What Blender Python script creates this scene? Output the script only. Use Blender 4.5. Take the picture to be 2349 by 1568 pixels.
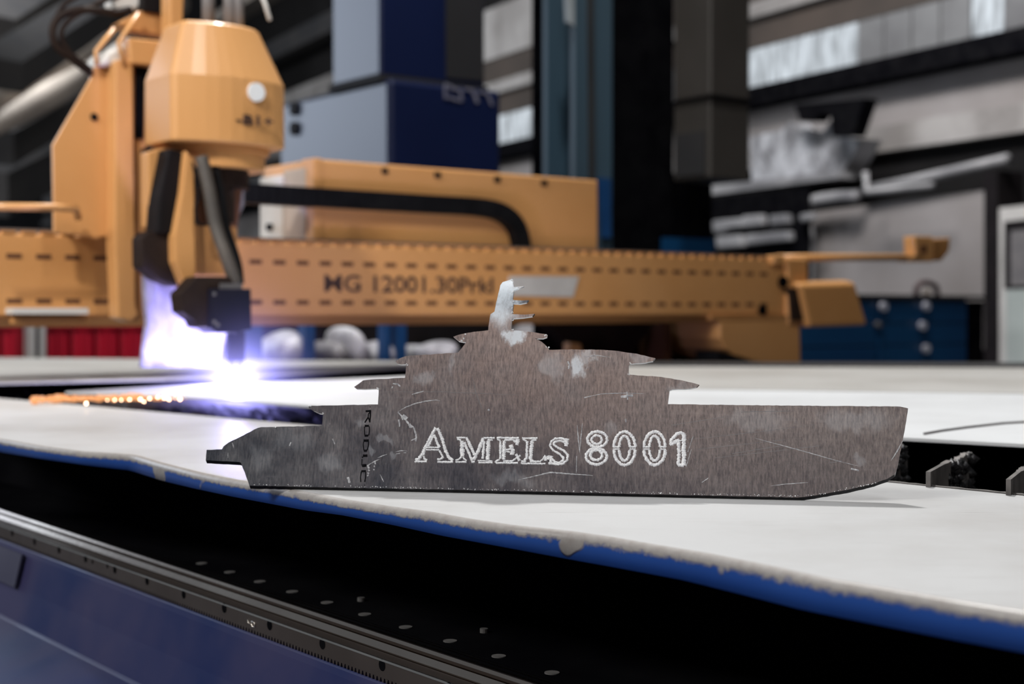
import bpy, bmesh, math, random
from mathutils import Vector
random.seed(7)
SC = bpy.context.scene
COL = SC.collection
for o in list(bpy.data.objects):
    bpy.data.objects.remove(o, do_unlink=True)

# ------------------------------------------------------------------ camera
F = 3262.0                     # focal length in px of the 2349 px frame (50 mm on 36 mm)
CX, CY = 1174.5, 784.0
CAMZ = 1.02
ZP = CAMZ - 0.170              # top of the near table deck
ZB = CAMZ - 0.155              # top of the sheets lying on the slats
TH = math.atan(69.0 / F)       # slight downward pitch
CAM = Vector((0, 0, CAMZ))
FW = Vector((0, math.cos(TH), -math.sin(TH)))
UP = Vector((0, math.sin(TH), math.cos(TH)))
RT = Vector((1, 0, 0))
cd = bpy.data.cameras.new('camera')
cd.sensor_width = 36.0; cd.lens = 36.0 * F / 2349.0
cd.clip_start = 0.02; cd.clip_end = 300
cd.dof.use_dof = True; cd.dof.focus_distance = 1.29; cd.dof.aperture_fstop = 5.2
cam = bpy.data.objects.new('camera', cd); COL.objects.link(cam)
cam.location = CAM
cam.rotation_euler = (math.pi / 2 - TH, 0, 0)
SC.camera = cam

# ------------------------------------------------------------------ world, lamps, exposure
SC.view_settings.view_transform = 'Standard'
SC.view_settings.look = 'None'
SC.view_settings.gamma = 1.0
SC.view_settings.use_curve_mapping = False
SC.view_settings.exposure = 0.0
w = bpy.data.worlds.new('World'); SC.world = w; w.use_nodes = True
w.node_tree.nodes['Background'].inputs[0].default_value = (0.80, 0.88, 1.0, 1)
w.node_tree.nodes['Background'].inputs[1].default_value = 0.16


def area(name, loc, target, sx, sy, power, color=(1, 1, 1)):
    l = bpy.data.lights.new(name, 'AREA'); l.shape = 'RECTANGLE'; l.size = sx; l.size_y = sy
    l.energy = power; l.color = color
    o = bpy.data.objects.new(name, l); COL.objects.link(o)
    o.location = loc
    o.rotation_euler = (Vector(target) - Vector(loc)).to_track_quat('-Z', 'Y').to_euler()
    return o


area('roof_lamp_behind_table', (0.25, 4.6, 6.6), (0.2, 1.6, 0.85), 0.4, 0.4, 370, (1.0, 0.985, 0.96))
area('roof_lamp_far_bay', (1.5, 9.0, 6.5), (5.5, 14.0, 2.5), 3.0, 1.0, 650, (1.0, 0.97, 0.95))
area('fill_far_corner', (-7.5, 15.0, 7.0), (-6.0, 24.0, 5.0), 3.0, 2.0, 1100, (0.96, 0.98, 1.0))  # fill lamp added to brighten the distant ducts
area('side_window_light', (-7.5, 9.2, 3.4), (-1.0, 6.0, 1.4), 4.0, 3.0, 150, (0.74, 0.84, 1.0))
area('fill_operator_side', (-4.6, -1.6, 4.6), (-0.4, 3.6, 1.1), 2.4, 1.2, 250, (1.0, 0.975, 0.94))  # fill lamp added to lighten the machine's front faces
area('strip_lamp_over_carriage', (0.6, 0.6, 4.2), (-0.6, 3.0, 1.4), 0.12, 2.2, 40, (1.0, 0.99, 0.97))
area('back_wall_fill', (-2.2, -3.6, 7.0), (-2.2, -7.0, 3.6), 4.0, 1.0, 330, (1.0, 0.95, 0.93))  # fill lamp added so the wall behind shows in the ship plate
_sl = bpy.data.lights.new('carriage_fill_spot', 'SPOT'); _sl.energy = 340; _sl.spot_size = math.radians(34); _sl.spot_blend = 0.7; _sl.shadow_soft_size = 0.12; _sl.color = (1.0, 0.97, 0.93)  # unseen fill spot added to brighten the carriage
_so = bpy.data.objects.new('carriage_fill_spot', _sl); COL.objects.link(_so); _so.location = (-1.3, 0.2, 3.6)
_so.rotation_euler = (Vector((-0.95, 3.05, 1.3)) - Vector((-1.3, 0.2, 3.6))).to_track_quat('-Z', 'Y').to_euler()

# ------------------------------------------------------------------ geometry helpers


def ray(px, py):
    return FW + RT * ((px - CX) / F) + UP * ((CY - py) / F)


def P(px, py, d):
    return CAM + ray(px, py) * d


def onZ(px, py, z):
    r = ray(px, py)
    return CAM + r * ((z - CAMZ) / r.z)


# gantry frame: gx along the bridge, gy along the rails
_u = (5330 - CX) / F
GX = Vector((_u, 1, 0)).normalized()
GY = Vector((-GX.y, GX.x, 0))
ZV = Vector((0, 0, 1))
_g = P(540, 715, 3.5)
G0 = Vector((_g.x, _g.y, 0))
GANG = math.atan2(GX.y, GX.x)


def G(s, t, z):
    return G0 + GX * s + GY * t + ZV * z


def st(p):
    q = Vector((p[0] - G0.x, p[1] - G0.y, 0))
    return q.dot(GX), q.dot(GY)


def onplane(px, py, pt, n):
    r = ray(px, py)
    return CAM + r * ((Vector(pt) - CAM).dot(n) / r.dot(n))


def gq(px, py, t):              # photo direction meets the plane "t along the rails"
    return onplane(px, py, G(0, t, 0), GY)


def gs(px, py, s):              # ... meets the plane "s along the bridge"
    return onplane(px, py, G(s, 0, 0), GX)


def tdep(px, d):
    return st(P(px, 715, d))[1]


# long hall wall
_w = P(2349, 715, 12.0)
W0 = Vector((_w.x, _w.y, 0))
WD = Vector((-575 - CX, F, 0)).normalized()
WN = Vector((-WD.y, WD.x, 0))
if (CAM - W0).dot(WN) < 0:
    WN = -WN


def wq(px, py, off):
    return onplane(px, py, W0 + WN * off, WN)


def WL(l, off, z):
    return W0 + WD * l + WN * off + ZV * z


ORG = {}


def _link(name, me, mat, parent):
    o = bpy.data.objects.new(name, me)
    COL.objects.link(o)
    if mat is not None and hasattr(me, 'materials'):
        me.materials.append(mat)
    if parent is not None:
        o.parent = parent
        ORG[o.name] = ORG[parent.name]
    else:
        ORG[o.name] = Vector((0, 0, 0))
    return o


def mesh_obj(name, verts, faces, mat, parent=None, smooth=False, bevel=0.0, seg=2, center=False):
    me = bpy.data.meshes.new(name)
    org = ORG[parent.name] if parent is not None else Vector((0, 0, 0))
    vs = [Vector(v) for v in verts]
    c = None
    if parent is None or center:
        xs = [v.x for v in vs]; ys = [v.y for v in vs]; zs = [v.z for v in vs]
        c = Vector(((min(xs) + max(xs)) / 2, (min(ys) + max(ys)) / 2, min(zs)))
    base = c if c is not None else org
    me.from_pydata([tuple(v - base) for v in vs], [], faces)
    me.update()
    bm = bmesh.new(); bm.from_mesh(me)
    bmesh.ops.recalc_face_normals(bm, faces=bm.faces)
    bm.to_mesh(me); bm.free()
    o = _link(name, me, mat, parent)
    if c is not None:
        o.location = c - org
        if parent is None:
            ORG[o.name] = c
    if smooth:
        for p in me.polygons:
            p.use_smooth = True
    if bevel > 0:
        m = o.modifiers.new('bevel', 'BEVEL'); m.width = bevel; m.segments = seg
        m.limit_method = 'ANGLE'; m.angle_limit = math.radians(35)
    return o


def prism(name, poly, vec, mat, parent=None, bevel=0.0, **k):
    n = len(poly); vec = Vector(vec)
    vs = [Vector(p) for p in poly] + [Vector(p) + vec for p in poly]
    fs = [tuple(range(n)), tuple(reversed(range(n, 2 * n)))]
    fs += [(i, (i + 1) % n, n + (i + 1) % n, n + i) for i in range(n)]
    return mesh_obj(name, vs, fs, mat, parent, bevel=bevel, **k)


def loft(name, rings, mat, parent=None, close=True, **k):
    n = len(rings[0]); vs = [Vector(p) for r in rings for p in r]; fs = []
    for a in range(len(rings) - 1):
        for i in range(n):
            j = (i + 1) % n
            fs.append((a * n + i, a * n + j, (a + 1) * n + j, (a + 1) * n + i))
    if close:
        fs.append(tuple(range(n))); fs.append(tuple(range((len(rings) - 1) * n, len(rings) * n)))
    return mesh_obj(name, vs, fs, mat, parent, **k)


def gbox(name, s0, s1, t0, t1, z0, z1, mat, parent=None, bevel=0.0, **k):
    return prism(name, [G(s0, t0, z0), G(s1, t0, z0), G(s1, t1, z0), G(s0, t1, z0)], (0, 0, z1 - z0), mat, parent, bevel, **k)


def gface(name, pts, t, dep, mat, parent=None, bevel=0.0, **k):   # traced outline on a plane of the bridge, given depth
    return prism(name, [gq(x, y, t) for x, y in pts], GY * dep, mat, parent, bevel, **k)


def wface(name, pts, off, dep, mat, parent=None, bevel=0.0, **k):
    return prism(name, [wq(x, y, off) for x, y in pts], WN * (-dep), mat, parent, bevel, **k)


def wbox(name, l0, l1, o0, o1, z0, z1, mat, parent=None, bevel=0.0, **k):
    return prism(name, [WL(l0, o0, z0), WL(l1, o0, z0), WL(l1, o1, z0), WL(l0, o1, z0)], (0, 0, z1 - z0), mat, parent, bevel, **k)


def tube(name, pts, r, mat, parent=None, n=12, smooth=True, radii=None, **k):
    pts = [Vector(p) for p in pts]; rings = []
    prev = None
    for i, p in enumerate(pts):
        a = pts[max(i - 1, 0)]; b = pts[min(i + 1, len(pts) - 1)]
        d = (b - a).normalized()
        if prev is None:
            x = d.cross(Vector((0, 0, 1)))
            if x.length < 1e-3:
                x = d.cross(Vector((1, 0, 0)))
            x.normalize()
        else:
            x = (prev - d * prev.dot(d)).normalized()
        prev = x; y = d.cross(x)
        rr = radii[i] if radii else r
        rings.append([p + (x * math.cos(2 * math.pi * j / n) + y * math.sin(2 * math.pi * j / n)) * rr for j in range(n)])
    return loft(name, rings, mat, parent, smooth=smooth, **k)


def curvepts(pts, n=24):        # Catmull-Rom through points
    pts = [Vector(p) for p in pts]; out = []
    q = [pts[0] * 2 - pts[1]] + pts + [pts[-1] * 2 - pts[-2]]
    m = max(2, n // (len(pts) - 1))
    for i in range(1, len(q) - 2):
        for j in range(m):
            t = j / m
            out.append(0.5 * ((2 * q[i]) + (q[i + 1] - q[i - 1]) * t + (2 * q[i - 1] - 5 * q[i] + 4 * q[i + 1] - q[i + 2]) * t * t
                              + (3 * q[i] - q[i - 1] - 3 * q[i + 1] + q[i + 2]) * t ** 3))
    out.append(pts[-1])
    return out


def cyl(name, c, axis, r, h, mat, parent=None, n=24, r2=None, smooth=False, **k):
    axis = Vector(axis).normalized(); c = Vector(c)
    x = axis.orthogonal().normalized(); y = axis.cross(x)
    R = [[c + (x * math.cos(2 * math.pi * j / n) + y * math.sin(2 * math.pi * j / n)) * rr + axis * hh for j in range(n)]
         for rr, hh in ((r, 0), (r2 if r2 is not None else r, h))]
    return loft(name, R, mat, parent, smooth=smooth, **k)


def empty(name, loc, label, cat, group=None):
    o = bpy.data.objects.new(name, None); COL.objects.link(o)
    o.location = loc; o.empty_display_size = 0.05
    ORG[o.name] = Vector(loc)
    o['label'] = label; o['category'] = cat
    if group:
        o['group'] = group
    return o


def tag(o, label, cat, group=None):
    o['label'] = label; o['category'] = cat
    if group:
        o['group'] = group
    return o


def struct(o):
    o['kind'] = 'structure'; return o


def stuff(o):
    o['kind'] = 'stuff'; return o


def dup(o, loc, rotz=None, parent=None):
    c = o.copy(); COL.objects.link(c); c.location = loc
    if rotz is not None:
        c.rotation_euler = (0, 0, rotz)
    if parent is not None:
        c.parent = parent
    ORG[c.name] = ORG.get(o.name, Vector((0, 0, 0)))
    return c


def text_obj(name, body, origin, xdir, ydir, width, height, mat, parent, depth=0.0006, extra_bold=0.0, shear=0.0):
    cu = bpy.data.curves.new(name, 'FONT'); cu.body = body; cu.size = 1.0; cu.resolution_u = 3
    cu.offset = extra_bold
    tmp = bpy.data.objects.new('tmp_text', cu); COL.objects.link(tmp)
    dg = bpy.context.evaluated_depsgraph_get(); dg.update()
    me = bpy.data.meshes.new_from_object(tmp.evaluated_get(dg))
    bpy.data.objects.remove(tmp, do_unlink=True)
    xs = [v.co.x for v in me.vertices]; ys = [v.co.y for v in me.vertices]
    x0, x1, y0, y1 = min(xs), max(xs), min(ys), max(ys)
    xd = Vector(xdir).normalized(); yd = Vector(ydir).normalized(); nd = xd.cross(yd)
    org = ORG[parent.name]
    bm = bmesh.new(); bm.from_mesh(me)
    for v in bm.verts:
        a = (v.co.x - x0) / (x1 - x0) * width; b = (v.co.y - y0) / (y1 - y0) * height
        v.co = Vector(origin) + xd * (a + shear * b) + yd * b + nd * depth - org
    g = bmesh.ops.extrude_face_region(bm, geom=bm.faces[:])
    for e in g['geom']:
        if isinstance(e, bmesh.types.BMVert):
            e.co -= nd * (depth * 0.9)
    bmesh.ops.recalc_face_normals(bm, faces=bm.faces)
    bm.faces.index_update()
    bpy.data.meshes.remove(me)
    holder = bpy.data.objects.new(name, None); COL.objects.link(holder); holder.parent = parent; ORG[holder.name] = org
    seen = set(); isl = []
    for f in bm.faces:                       # every character its own mesh
        if f.index in seen:
            continue
        stack = [f]; comp = []; seen.add(f.index)
        while stack:
            q = stack.pop(); comp.append(q)
            for e in q.edges:
                for g2 in e.link_faces:
                    if g2.index not in seen:
                        seen.add(g2.index); stack.append(g2)
        isl.append(comp)
    for comp in isl:
        vm = {}; vv = []; ff = []
        for f in comp:
            for v in f.verts:
                if v not in vm:
                    vm[v] = len(vv); vv.append(tuple(v.co))
            ff.append([vm[v] for v in f.verts])
        m2 = bpy.data.meshes.new('letter'); m2.from_pydata(vv, [], ff); m2.update()
        _link('letter', m2, mat, holder)
    bm.free()
    return holder

# ------------------------------------------------------------------ materials


def mat(name, c, rough=0.5, metal=0.0, c2=None, nscale=5.0, ndetail=4.0, lo=0.35, hi=0.65, bump=0.0, bscale=60.0,
        coat=0.0, stretch=None, rough2=None, spec=0.5, emit=None, estr=0.0, dist=0.002):
    m = bpy.data.materials.new(name); m.use_nodes = True
    nt = m.node_tree; b = nt.nodes['Principled BSDF']
    b.inputs['Base Color'].default_value = (*c, 1); b.inputs['Roughness'].default_value = rough
    b.inputs['Metallic'].default_value = metal; b.inputs['Coat Weight'].default_value = coat
    b.inputs['Coat Roughness'].default_value = 0.12; b.inputs['Specular IOR Level'].default_value = spec
    tc = nt.nodes.new('ShaderNodeTexCoord'); mp = nt.nodes.new('ShaderNodeMapping')
    nt.links.new(tc.outputs['Object'], mp.inputs[0])
    if stretch:
        mp.inputs['Scale'].default_value = stretch
    if c2 is not None or rough2 is not None:
        n = nt.nodes.new('ShaderNodeTexNoise'); n.inputs['Scale'].default_value = nscale; n.inputs['Detail'].default_value = ndetail
        nt.links.new(mp.outputs[0], n.inputs['Vector'])
        r = nt.nodes.new('ShaderNodeMapRange'); r.inputs[1].default_value = lo; r.inputs[2].default_value = hi
        nt.links.new(n.outputs[0], r.inputs[0])
        if c2 is not None:
            x = nt.nodes.new('ShaderNodeMix'); x.data_type = 'RGBA'
            x.inputs[6].default_value = (*c, 1); x.inputs[7].default_value = (*c2, 1)
            nt.links.new(r.outputs[0], x.inputs[0]); nt.links.new(x.outputs[2], b.inputs['Base Color'])
        if rough2 is not None:
            y = nt.nodes.new('ShaderNodeMapRange'); y.inputs[3].default_value = rough; y.inputs[4].default_value = rough2
            nt.links.new(r.outputs[0], y.inputs[0]); nt.links.new(y.outputs[0], b.inputs['Roughness'])
    if bump > 0:
        n2 = nt.nodes.new('ShaderNodeTexNoise'); n2.inputs['Scale'].default_value = bscale; n2.inputs['Detail'].default_value = 4
        nt.links.new(mp.outputs[0], n2.inputs['Vector'])
        bp = nt.nodes.new('ShaderNodeBump'); bp.inputs['Strength'].default_value = bump; bp.inputs['Distance'].default_value = dist
        nt.links.new(n2.outputs[0], bp.inputs['Height']); nt.links.new(bp.outputs[0], b.inputs['Normal'])
    if emit is not None:
        b.inputs['Emission Color'].default_value = (*emit, 1); b.inputs['Emission Strength'].default_value = estr
    return m


M = {}
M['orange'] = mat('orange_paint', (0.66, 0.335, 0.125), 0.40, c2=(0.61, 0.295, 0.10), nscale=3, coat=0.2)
M['orange_shade'] = mat('orange_paint_shade', (0.54, 0.26, 0.09), 0.55, c2=(0.45, 0.205, 0.065), nscale=4)  # darker copy of the orange paint, shade put into its colour
M['slot'] = mat('slot_shadow', (0.12, 0.045, 0.015), 0.8)
M['black'] = mat('black_paint', (0.005, 0.004, 0.0045), 0.6, c2=(0.009, 0.007, 0.008), nscale=6, spec=0.15)
M['void'] = mat('void_black', (0.003, 0.003, 0.004), 0.95, c2=(0.006, 0.006, 0.007), nscale=8, spec=0.0)  # near-black; also puts shade into gaps, pit and recesses
M['rubber'] = mat('black_rubber', (0.004, 0.004, 0.005), 0.6, c2=(0.007, 0.007, 0.008), nscale=20, spec=0.15)
M['navy_block'] = mat('navy_black', (0.004, 0.005, 0.013), 0.5, c2=(0.008, 0.007, 0.016), nscale=12, spec=0.25)
M['brownblack'] = mat('scorched_steel', (0.012, 0.006, 0.005), 0.65, c2=(0.024, 0.014, 0.010), nscale=12, spec=0.2)
M['hose'] = mat('grey_hose', (0.085, 0.072, 0.062), 0.55, c2=(0.055, 0.048, 0.042), nscale=14, bump=0.4, bscale=90)
M['white'] = mat('white_enamel', (0.74, 0.73, 0.70), 0.45, c2=(0.62, 0.60, 0.57), nscale=5)
M['sticker'] = mat('white_sticker', (0.80, 0.82, 0.84), 0.5, c2=(0.74, 0.76, 0.78), nscale=10)
M['nameplate'] = mat('silver_nameplate', (0.60, 0.58, 0.54), 0.45, c2=(0.52, 0.50, 0.47), nscale=10)
M['panelgrey'] = mat('putty_panel', (0.50, 0.42, 0.35), 0.5, c2=(0.42, 0.35, 0.30), nscale=5)
M['capgrey'] = mat('grey_cap', (0.16, 0.15, 0.15), 0.5, c2=(0.10, 0.095, 0.10), nscale=5)
M['ink'] = mat('brown_black_ink', (0.045, 0.022, 0.018), 0.6, c2=(0.07, 0.035, 0.025), nscale=30)
M['blackink'] = mat('black_stamp_ink', (0.003, 0.003, 0.004), 0.8, c2=(0.012, 0.012, 0.014), nscale=300, lo=0.5, hi=0.8, spec=0.05)
M['tower'] = mat('tower_blue', (0.0022, 0.0065, 0.036), 0.38, c2=(0.0035, 0.009, 0.045), nscale=1.5, coat=0.35)
M['towerdark'] = mat('tower_recess', (0.003, 0.003, 0.005), 0.8, c2=(0.005, 0.005, 0.008), nscale=3)
M['greyink'] = mat('faded_grey_lettering', (0.16, 0.16, 0.21), 0.6, c2=(0.10, 0.10, 0.15), nscale=20)
M['teal'] = mat('teal_steel', (0.040, 0.085, 0.125), 0.5, c2=(0.045, 0.055, 0.062), nscale=0.7, stretch=(1, 1, 0.3))
M['tealpale'] = mat('pale_edge', (0.55, 0.60, 0.63), 0.5, c2=(0.10, 0.12, 0.13), nscale=0.8, lo=0.4, hi=0.6)
M['bronze'] = mat('bronze_sheet', (0.045, 0.040, 0.036), 0.45, c2=(0.028, 0.025, 0.022), nscale=1.5)
M['concrete'] = mat('concrete', (0.30, 0.29, 0.285), 0.85, c2=(0.17, 0.16, 0.155), nscale=1.3, ndetail=8, bump=0.3, bscale=8, lo=0.38, hi=0.62)
M['concrete_brown'] = mat('brown_stained_concrete', (0.060, 0.046, 0.038), 0.85, c2=(0.035, 0.028, 0.024), nscale=1.0, ndetail=8)
M['panelwall'] = mat('grey_wall_panel', (0.24, 0.225, 0.225), 0.7, c2=(0.17, 0.155, 0.15), nscale=0.8, ndetail=6)
M['sheeting'] = mat('crumpled_foil', (0.42, 0.43, 0.46), 0.4, c2=(0.14, 0.14, 0.15), nscale=4, ndetail=6, bump=0.9, bscale=9, dist=0.03, lo=0.4, hi=0.6)
M['pipe'] = mat('grey_pipe', (0.30, 0.30, 0.31), 0.45, c2=(0.14, 0.14, 0.15), nscale=1.5)
M['tan'] = mat('tan_lagging', (0.50, 0.44, 0.38), 0.7, c2=(0.30, 0.26, 0.23), nscale=0.5, ndetail=5)
M['darksteel'] = mat('dark_steel', (0.018, 0.018, 0.020), 0.6, c2=(0.03, 0.028, 0.028), nscale=1.5)
M['cabblue'] = mat('cabinet_blue', (0.004, 0.055, 0.15), 0.4, c2=(0.003, 0.035, 0.11), nscale=1.2, coat=0.2)
M['knob'] = mat('pale_knob', (0.55, 0.55, 0.62), 0.4, c2=(0.42, 0.43, 0.50), nscale=8)
M['maroon'] = mat('maroon_plastic', (0.05, 0.022, 0.025), 0.5, c2=(0.03, 0.015, 0.016), nscale=8)
M['frame'] = mat('pale_frame', (0.45, 0.44, 0.43), 0.5, c2=(0.34, 0.33, 0.32), nscale=2)
M['red'] = mat('red_plastic', (0.42, 0.004, 0.022), 0.45, c2=(0.30, 0.002, 0.014), nscale=3)
M['bluepost'] = mat('blue_upright', (0.010, 0.065, 0.20), 0.45, c2=(0.006, 0.04, 0.13), nscale=3)
M['bag'] = mat('clear_sack', (0.62, 0.62, 0.65), 0.35, c2=(0.30, 0.28, 0.32), nscale=9, ndetail=6, bump=0.8, bscale=14, dist=0.02)
M['greybag'] = mat('grey_sack', (0.30, 0.29, 0.30), 0.5, c2=(0.13, 0.12, 0.13), nscale=9, bump=0.8, bscale=14, dist=0.02)
M['curtain'] = mat('silver_shield_sheet', (0.34, 0.32, 0.40), 0.5, c2=(0.22, 0.20, 0.28), nscale=14, ndetail=6, bump=0.6, bscale=30, dist=0.01, lo=0.4, hi=0.6)
M['dross'] = mat('burnt_dross', (0.015, 0.015, 0.016), 0.35, c2=(0.05, 0.05, 0.055), nscale=40, bump=1.0, bscale=80, dist=0.006, lo=0.5, hi=0.7, metal=0.3)
M['slat'] = mat('slat_steel', (0.20, 0.185, 0.175), 0.55, c2=(0.07, 0.065, 0.062), nscale=24, ndetail=6, metal=0.2, bump=0.3, bscale=80)
M['floor'] = mat('hall_floor', (0.06, 0.06, 0.062), 0.6, c2=(0.035, 0.035, 0.036), nscale=1.0)
M['reflectbrown'] = mat('brown_reflector', (0.50, 0.36, 0.30), 0.8, c2=(0.36, 0.255, 0.21), nscale=1.2)  # for the unseen panel mirrored in the ship plate
M['backclad'] = mat('slate_cladding', (0.054, 0.068, 0.098), 0.8, c2=(0.032, 0.040, 0.060), nscale=0.9)
M['walldark'] = mat('dark_cladding', (0.012, 0.0115, 0.012), 0.9, c2=(0.007, 0.0068, 0.007), nscale=0.6, spec=0.1)
M['glasslit'] = mat('daylit_glass', (0.05, 0.052, 0.055), 0.6, emit=(0.80, 0.88, 0.95), estr=0.75)
_nt = M['glasslit'].node_tree; _tc = _nt.nodes.new('ShaderNodeTexCoord'); _mp = _nt.nodes.new('ShaderNodeMapping'); _mp.inputs['Scale'].default_value = (6, 6, 1.2)
_nn = _nt.nodes.new('ShaderNodeTexNoise'); _nn.inputs['Scale'].default_value = 2.2; _rr = _nt.nodes.new('ShaderNodeMapRange')   # dirt on the daylit glass
_rr.inputs[1].default_value = 0.35; _rr.inputs[2].default_value = 0.65; _rr.inputs[3].default_value = 0.30; _rr.inputs[4].default_value = 0.80
_nt.links.new(_tc.outputs['Object'], _mp.inputs[0]); _nt.links.new(_mp.outputs[0], _nn.inputs['Vector']); _nt.links.new(_nn.outputs[0], _rr.inputs[0])
_nt.links.new(_rr.outputs[0], _nt.nodes['Principled BSDF'].inputs['Emission Strength'])
M['glassdim'] = mat('grey_glass', (0.16, 0.165, 0.17), 0.4, c2=(0.09, 0.09, 0.095), nscale=1.2)  # plain grey panes beside the emissive ones
M['doorglass'] = mat('greenish_door_glass', (0.38, 0.42, 0.41), 0.25, c2=(0.24, 0.27, 0.26), nscale=1.2)


def plate_material(name, c, cdark, gscale):
    """painted / mill-finished sheet: cloudy dirt, fine scuffs"""
    m = bpy.data.materials.new(name); m.use_nodes = True; nt = m.node_tree; b = nt.nodes['Principled BSDF']
    tc = nt.nodes.new('ShaderNodeTexCoord')
    n1 = nt.nodes.new('ShaderNodeTexNoise'); n1.inputs['Scale'].default_value = gscale; n1.inputs['Detail'].default_value = 7
    n1.inputs['Roughness'].default_value = 0.6
    nt.links.new(tc.outputs['Object'], n1.inputs['Vector'])
    r1 = nt.nodes.new('ShaderNodeMapRange'); r1.inputs[1].default_value = 0.42; r1.inputs[2].default_value = 0.72
    nt.links.new(n1.outputs[0], r1.inputs[0])
    mx = nt.nodes.new('ShaderNodeMix'); mx.data_type = 'RGBA'
    mx.inputs[6].default_value = (*c, 1); mx.inputs[7].default_value = (*cdark, 1)
    nt.links.new(r1.outputs[0], mx.inputs[0])
    mp = nt.nodes.new('ShaderNodeMapping'); mp.inputs['Rotation'].default_value = (0, 0, 0.5); mp.inputs['Scale'].default_value = (4, 90, 1)
    nt.links.new(tc.outputs['Object'], mp.inputs[0])
    n2 = nt.nodes.new('ShaderNodeTexNoise'); n2.inputs['Scale'].default_value = 2.5; n2.inputs['Detail'].default_value = 5
    nt.links.new(mp.outputs[0], n2.inputs['Vector'])
    r2 = nt.nodes.new('ShaderNodeMapRange'); r2.inputs[1].default_value = 0.62; r2.inputs[2].default_value = 0.70; r2.inputs[4].default_value = 0.35
    nt.links.new(n2.outputs[0], r2.inputs[0])
    m2 = nt.nodes.new('ShaderNodeMix'); m2.data_type = 'RGBA'
    nt.links.new(r2.outputs[0], m2.inputs[0]); nt.links.new(mx.outputs[2], m2.inputs[6])
    m2.inputs[7].default_value = (cdark[0] * 0.7, cdark[1] * 0.7, cdark[2] * 0.7, 1)
    nt.links.new(m2.outputs[2], b.inputs['Base Color'])
    b.inputs['Roughness'].default_value = 0.48; b.inputs['Specular IOR Level'].default_value = 0.45
    n3 = nt.nodes.new('ShaderNodeTexNoise'); n3.inputs['Scale'].default_value = 180; nt.links.new(tc.outputs['Object'], n3.inputs['Vector'])
    bp = nt.nodes.new('ShaderNodeBump'); bp.inputs['Strength'].default_value = 0.12; bp.inputs['Distance'].default_value = 0.001
    nt.links.new(n3.outputs[0], bp.inputs['Height']); nt.links.new(bp.outputs[0], b.inputs['Normal'])
    return m


M['deck'] = plate_material('worn_deck_paint', (0.50, 0.505, 0.51), (0.37, 0.36, 0.35), 3.0)
M['sheet'] = plate_material('bright_sheet', (0.66, 0.675, 0.69), (0.54, 0.55, 0.56), 2.0)
M['sheetdull'] = plate_material('dull_sheet', (0.46, 0.45, 0.43), (0.34, 0.325, 0.30), 2.4)


def rim_material():
    """blue paint, chipped to grey-brown metal along the upper arris and in a few shaped flakes"""
    m = bpy.data.materials.new('chipped_blue_rim'); m.use_nodes = True; nt = m.node_tree; b = nt.nodes['Principled BSDF']
    tc = nt.nodes.new('ShaderNodeTexCoord')
    at = nt.nodes.new('ShaderNodeAttribute'); at.attribute_name = 'edgeh'      # 0 bottom .. 1 top of the rim
    n = nt.nodes.new('ShaderNodeTexNoise'); n.inputs['Scale'].default_value = 120; n.inputs['Detail'].default_value = 6; n.inputs['Roughness'].default_value = 0.7
    nt.links.new(tc.outputs['Object'], n.inputs['Vector'])
    a1 = nt.nodes.new('ShaderNodeMath'); a1.operation = 'MULTIPLY_ADD'; a1.inputs[1].default_value = 0.55
    nt.links.new(n.outputs[0], a1.inputs[0]); nt.links.new(at.outputs['Fac'], a1.inputs[2])
    r = nt.nodes.new('ShaderNodeMapRange'); r.inputs[1].default_value = 1.02; r.inputs[2].default_value = 1.20
    nt.links.new(a1.outputs[0], r.inputs[0])
    v = nt.nodes.new('ShaderNodeTexNoise'); v.inputs['Scale'].default_value = 17; v.inputs['Detail'].default_value = 2
    nt.links.new(tc.outputs['Object'], v.inputs['Vector'])
    rv = nt.nodes.new('ShaderNodeMapRange'); rv.inputs[1].default_value = 0.665; rv.inputs[2].default_value = 0.68
    nt.links.new(v.outputs[0], rv.inputs[0])
    mxm = nt.nodes.new('ShaderNodeMath'); mxm.operation = 'MAXIMUM'
    nt.links.new(r.outputs[0], mxm.inputs[0]); nt.links.new(rv.outputs[0], mxm.inputs[1])
    n4 = nt.nodes.new('ShaderNodeTexNoise'); n4.inputs['Scale'].default_value = 8; nt.links.new(tc.outputs['Object'], n4.inputs['Vector'])
    blue = nt.nodes.new('ShaderNodeMix'); blue.data_type = 'RGBA'
    blue.inputs[6].default_value = (0.010, 0.060, 0.30, 1); blue.inputs[7].default_value = (0.018, 0.085, 0.36, 1)
    nt.links.new(n4.outputs[0], blue.inputs[0])
    bare = nt.nodes.new('ShaderNodeMix'); bare.data_type = 'RGBA'
    bare.inputs[6].default_value = (0.20, 0.17, 0.15, 1); bare.inputs[7].default_value = (0.42, 0.41, 0.40, 1)
    nt.links.new(n.outputs[0], bare.inputs[0])
    mx = nt.nodes.new('ShaderNodeMix'); mx.data_type = 'RGBA'
    nt.links.new(mxm.outputs[0], mx.inputs[0]); nt.links.new(blue.outputs[2], mx.inputs[6]); nt.links.new(bare.outputs[2], mx.inputs[7])
    nt.links.new(mx.outputs[2], b.inputs['Base Color'])
    b.inputs['Roughness'].default_value = 0.4
    bp = nt.nodes.new('ShaderNodeBump'); bp.inputs['Strength'].default_value = 0.5; bp.inputs['Distance'].default_value = 0.0015
    nt.links.new(mxm.outputs[0], bp.inputs['Height']); nt.links.new(bp.outputs[0], b.inputs['Normal'])
    return m


M['rim'] = rim_material()


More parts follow.
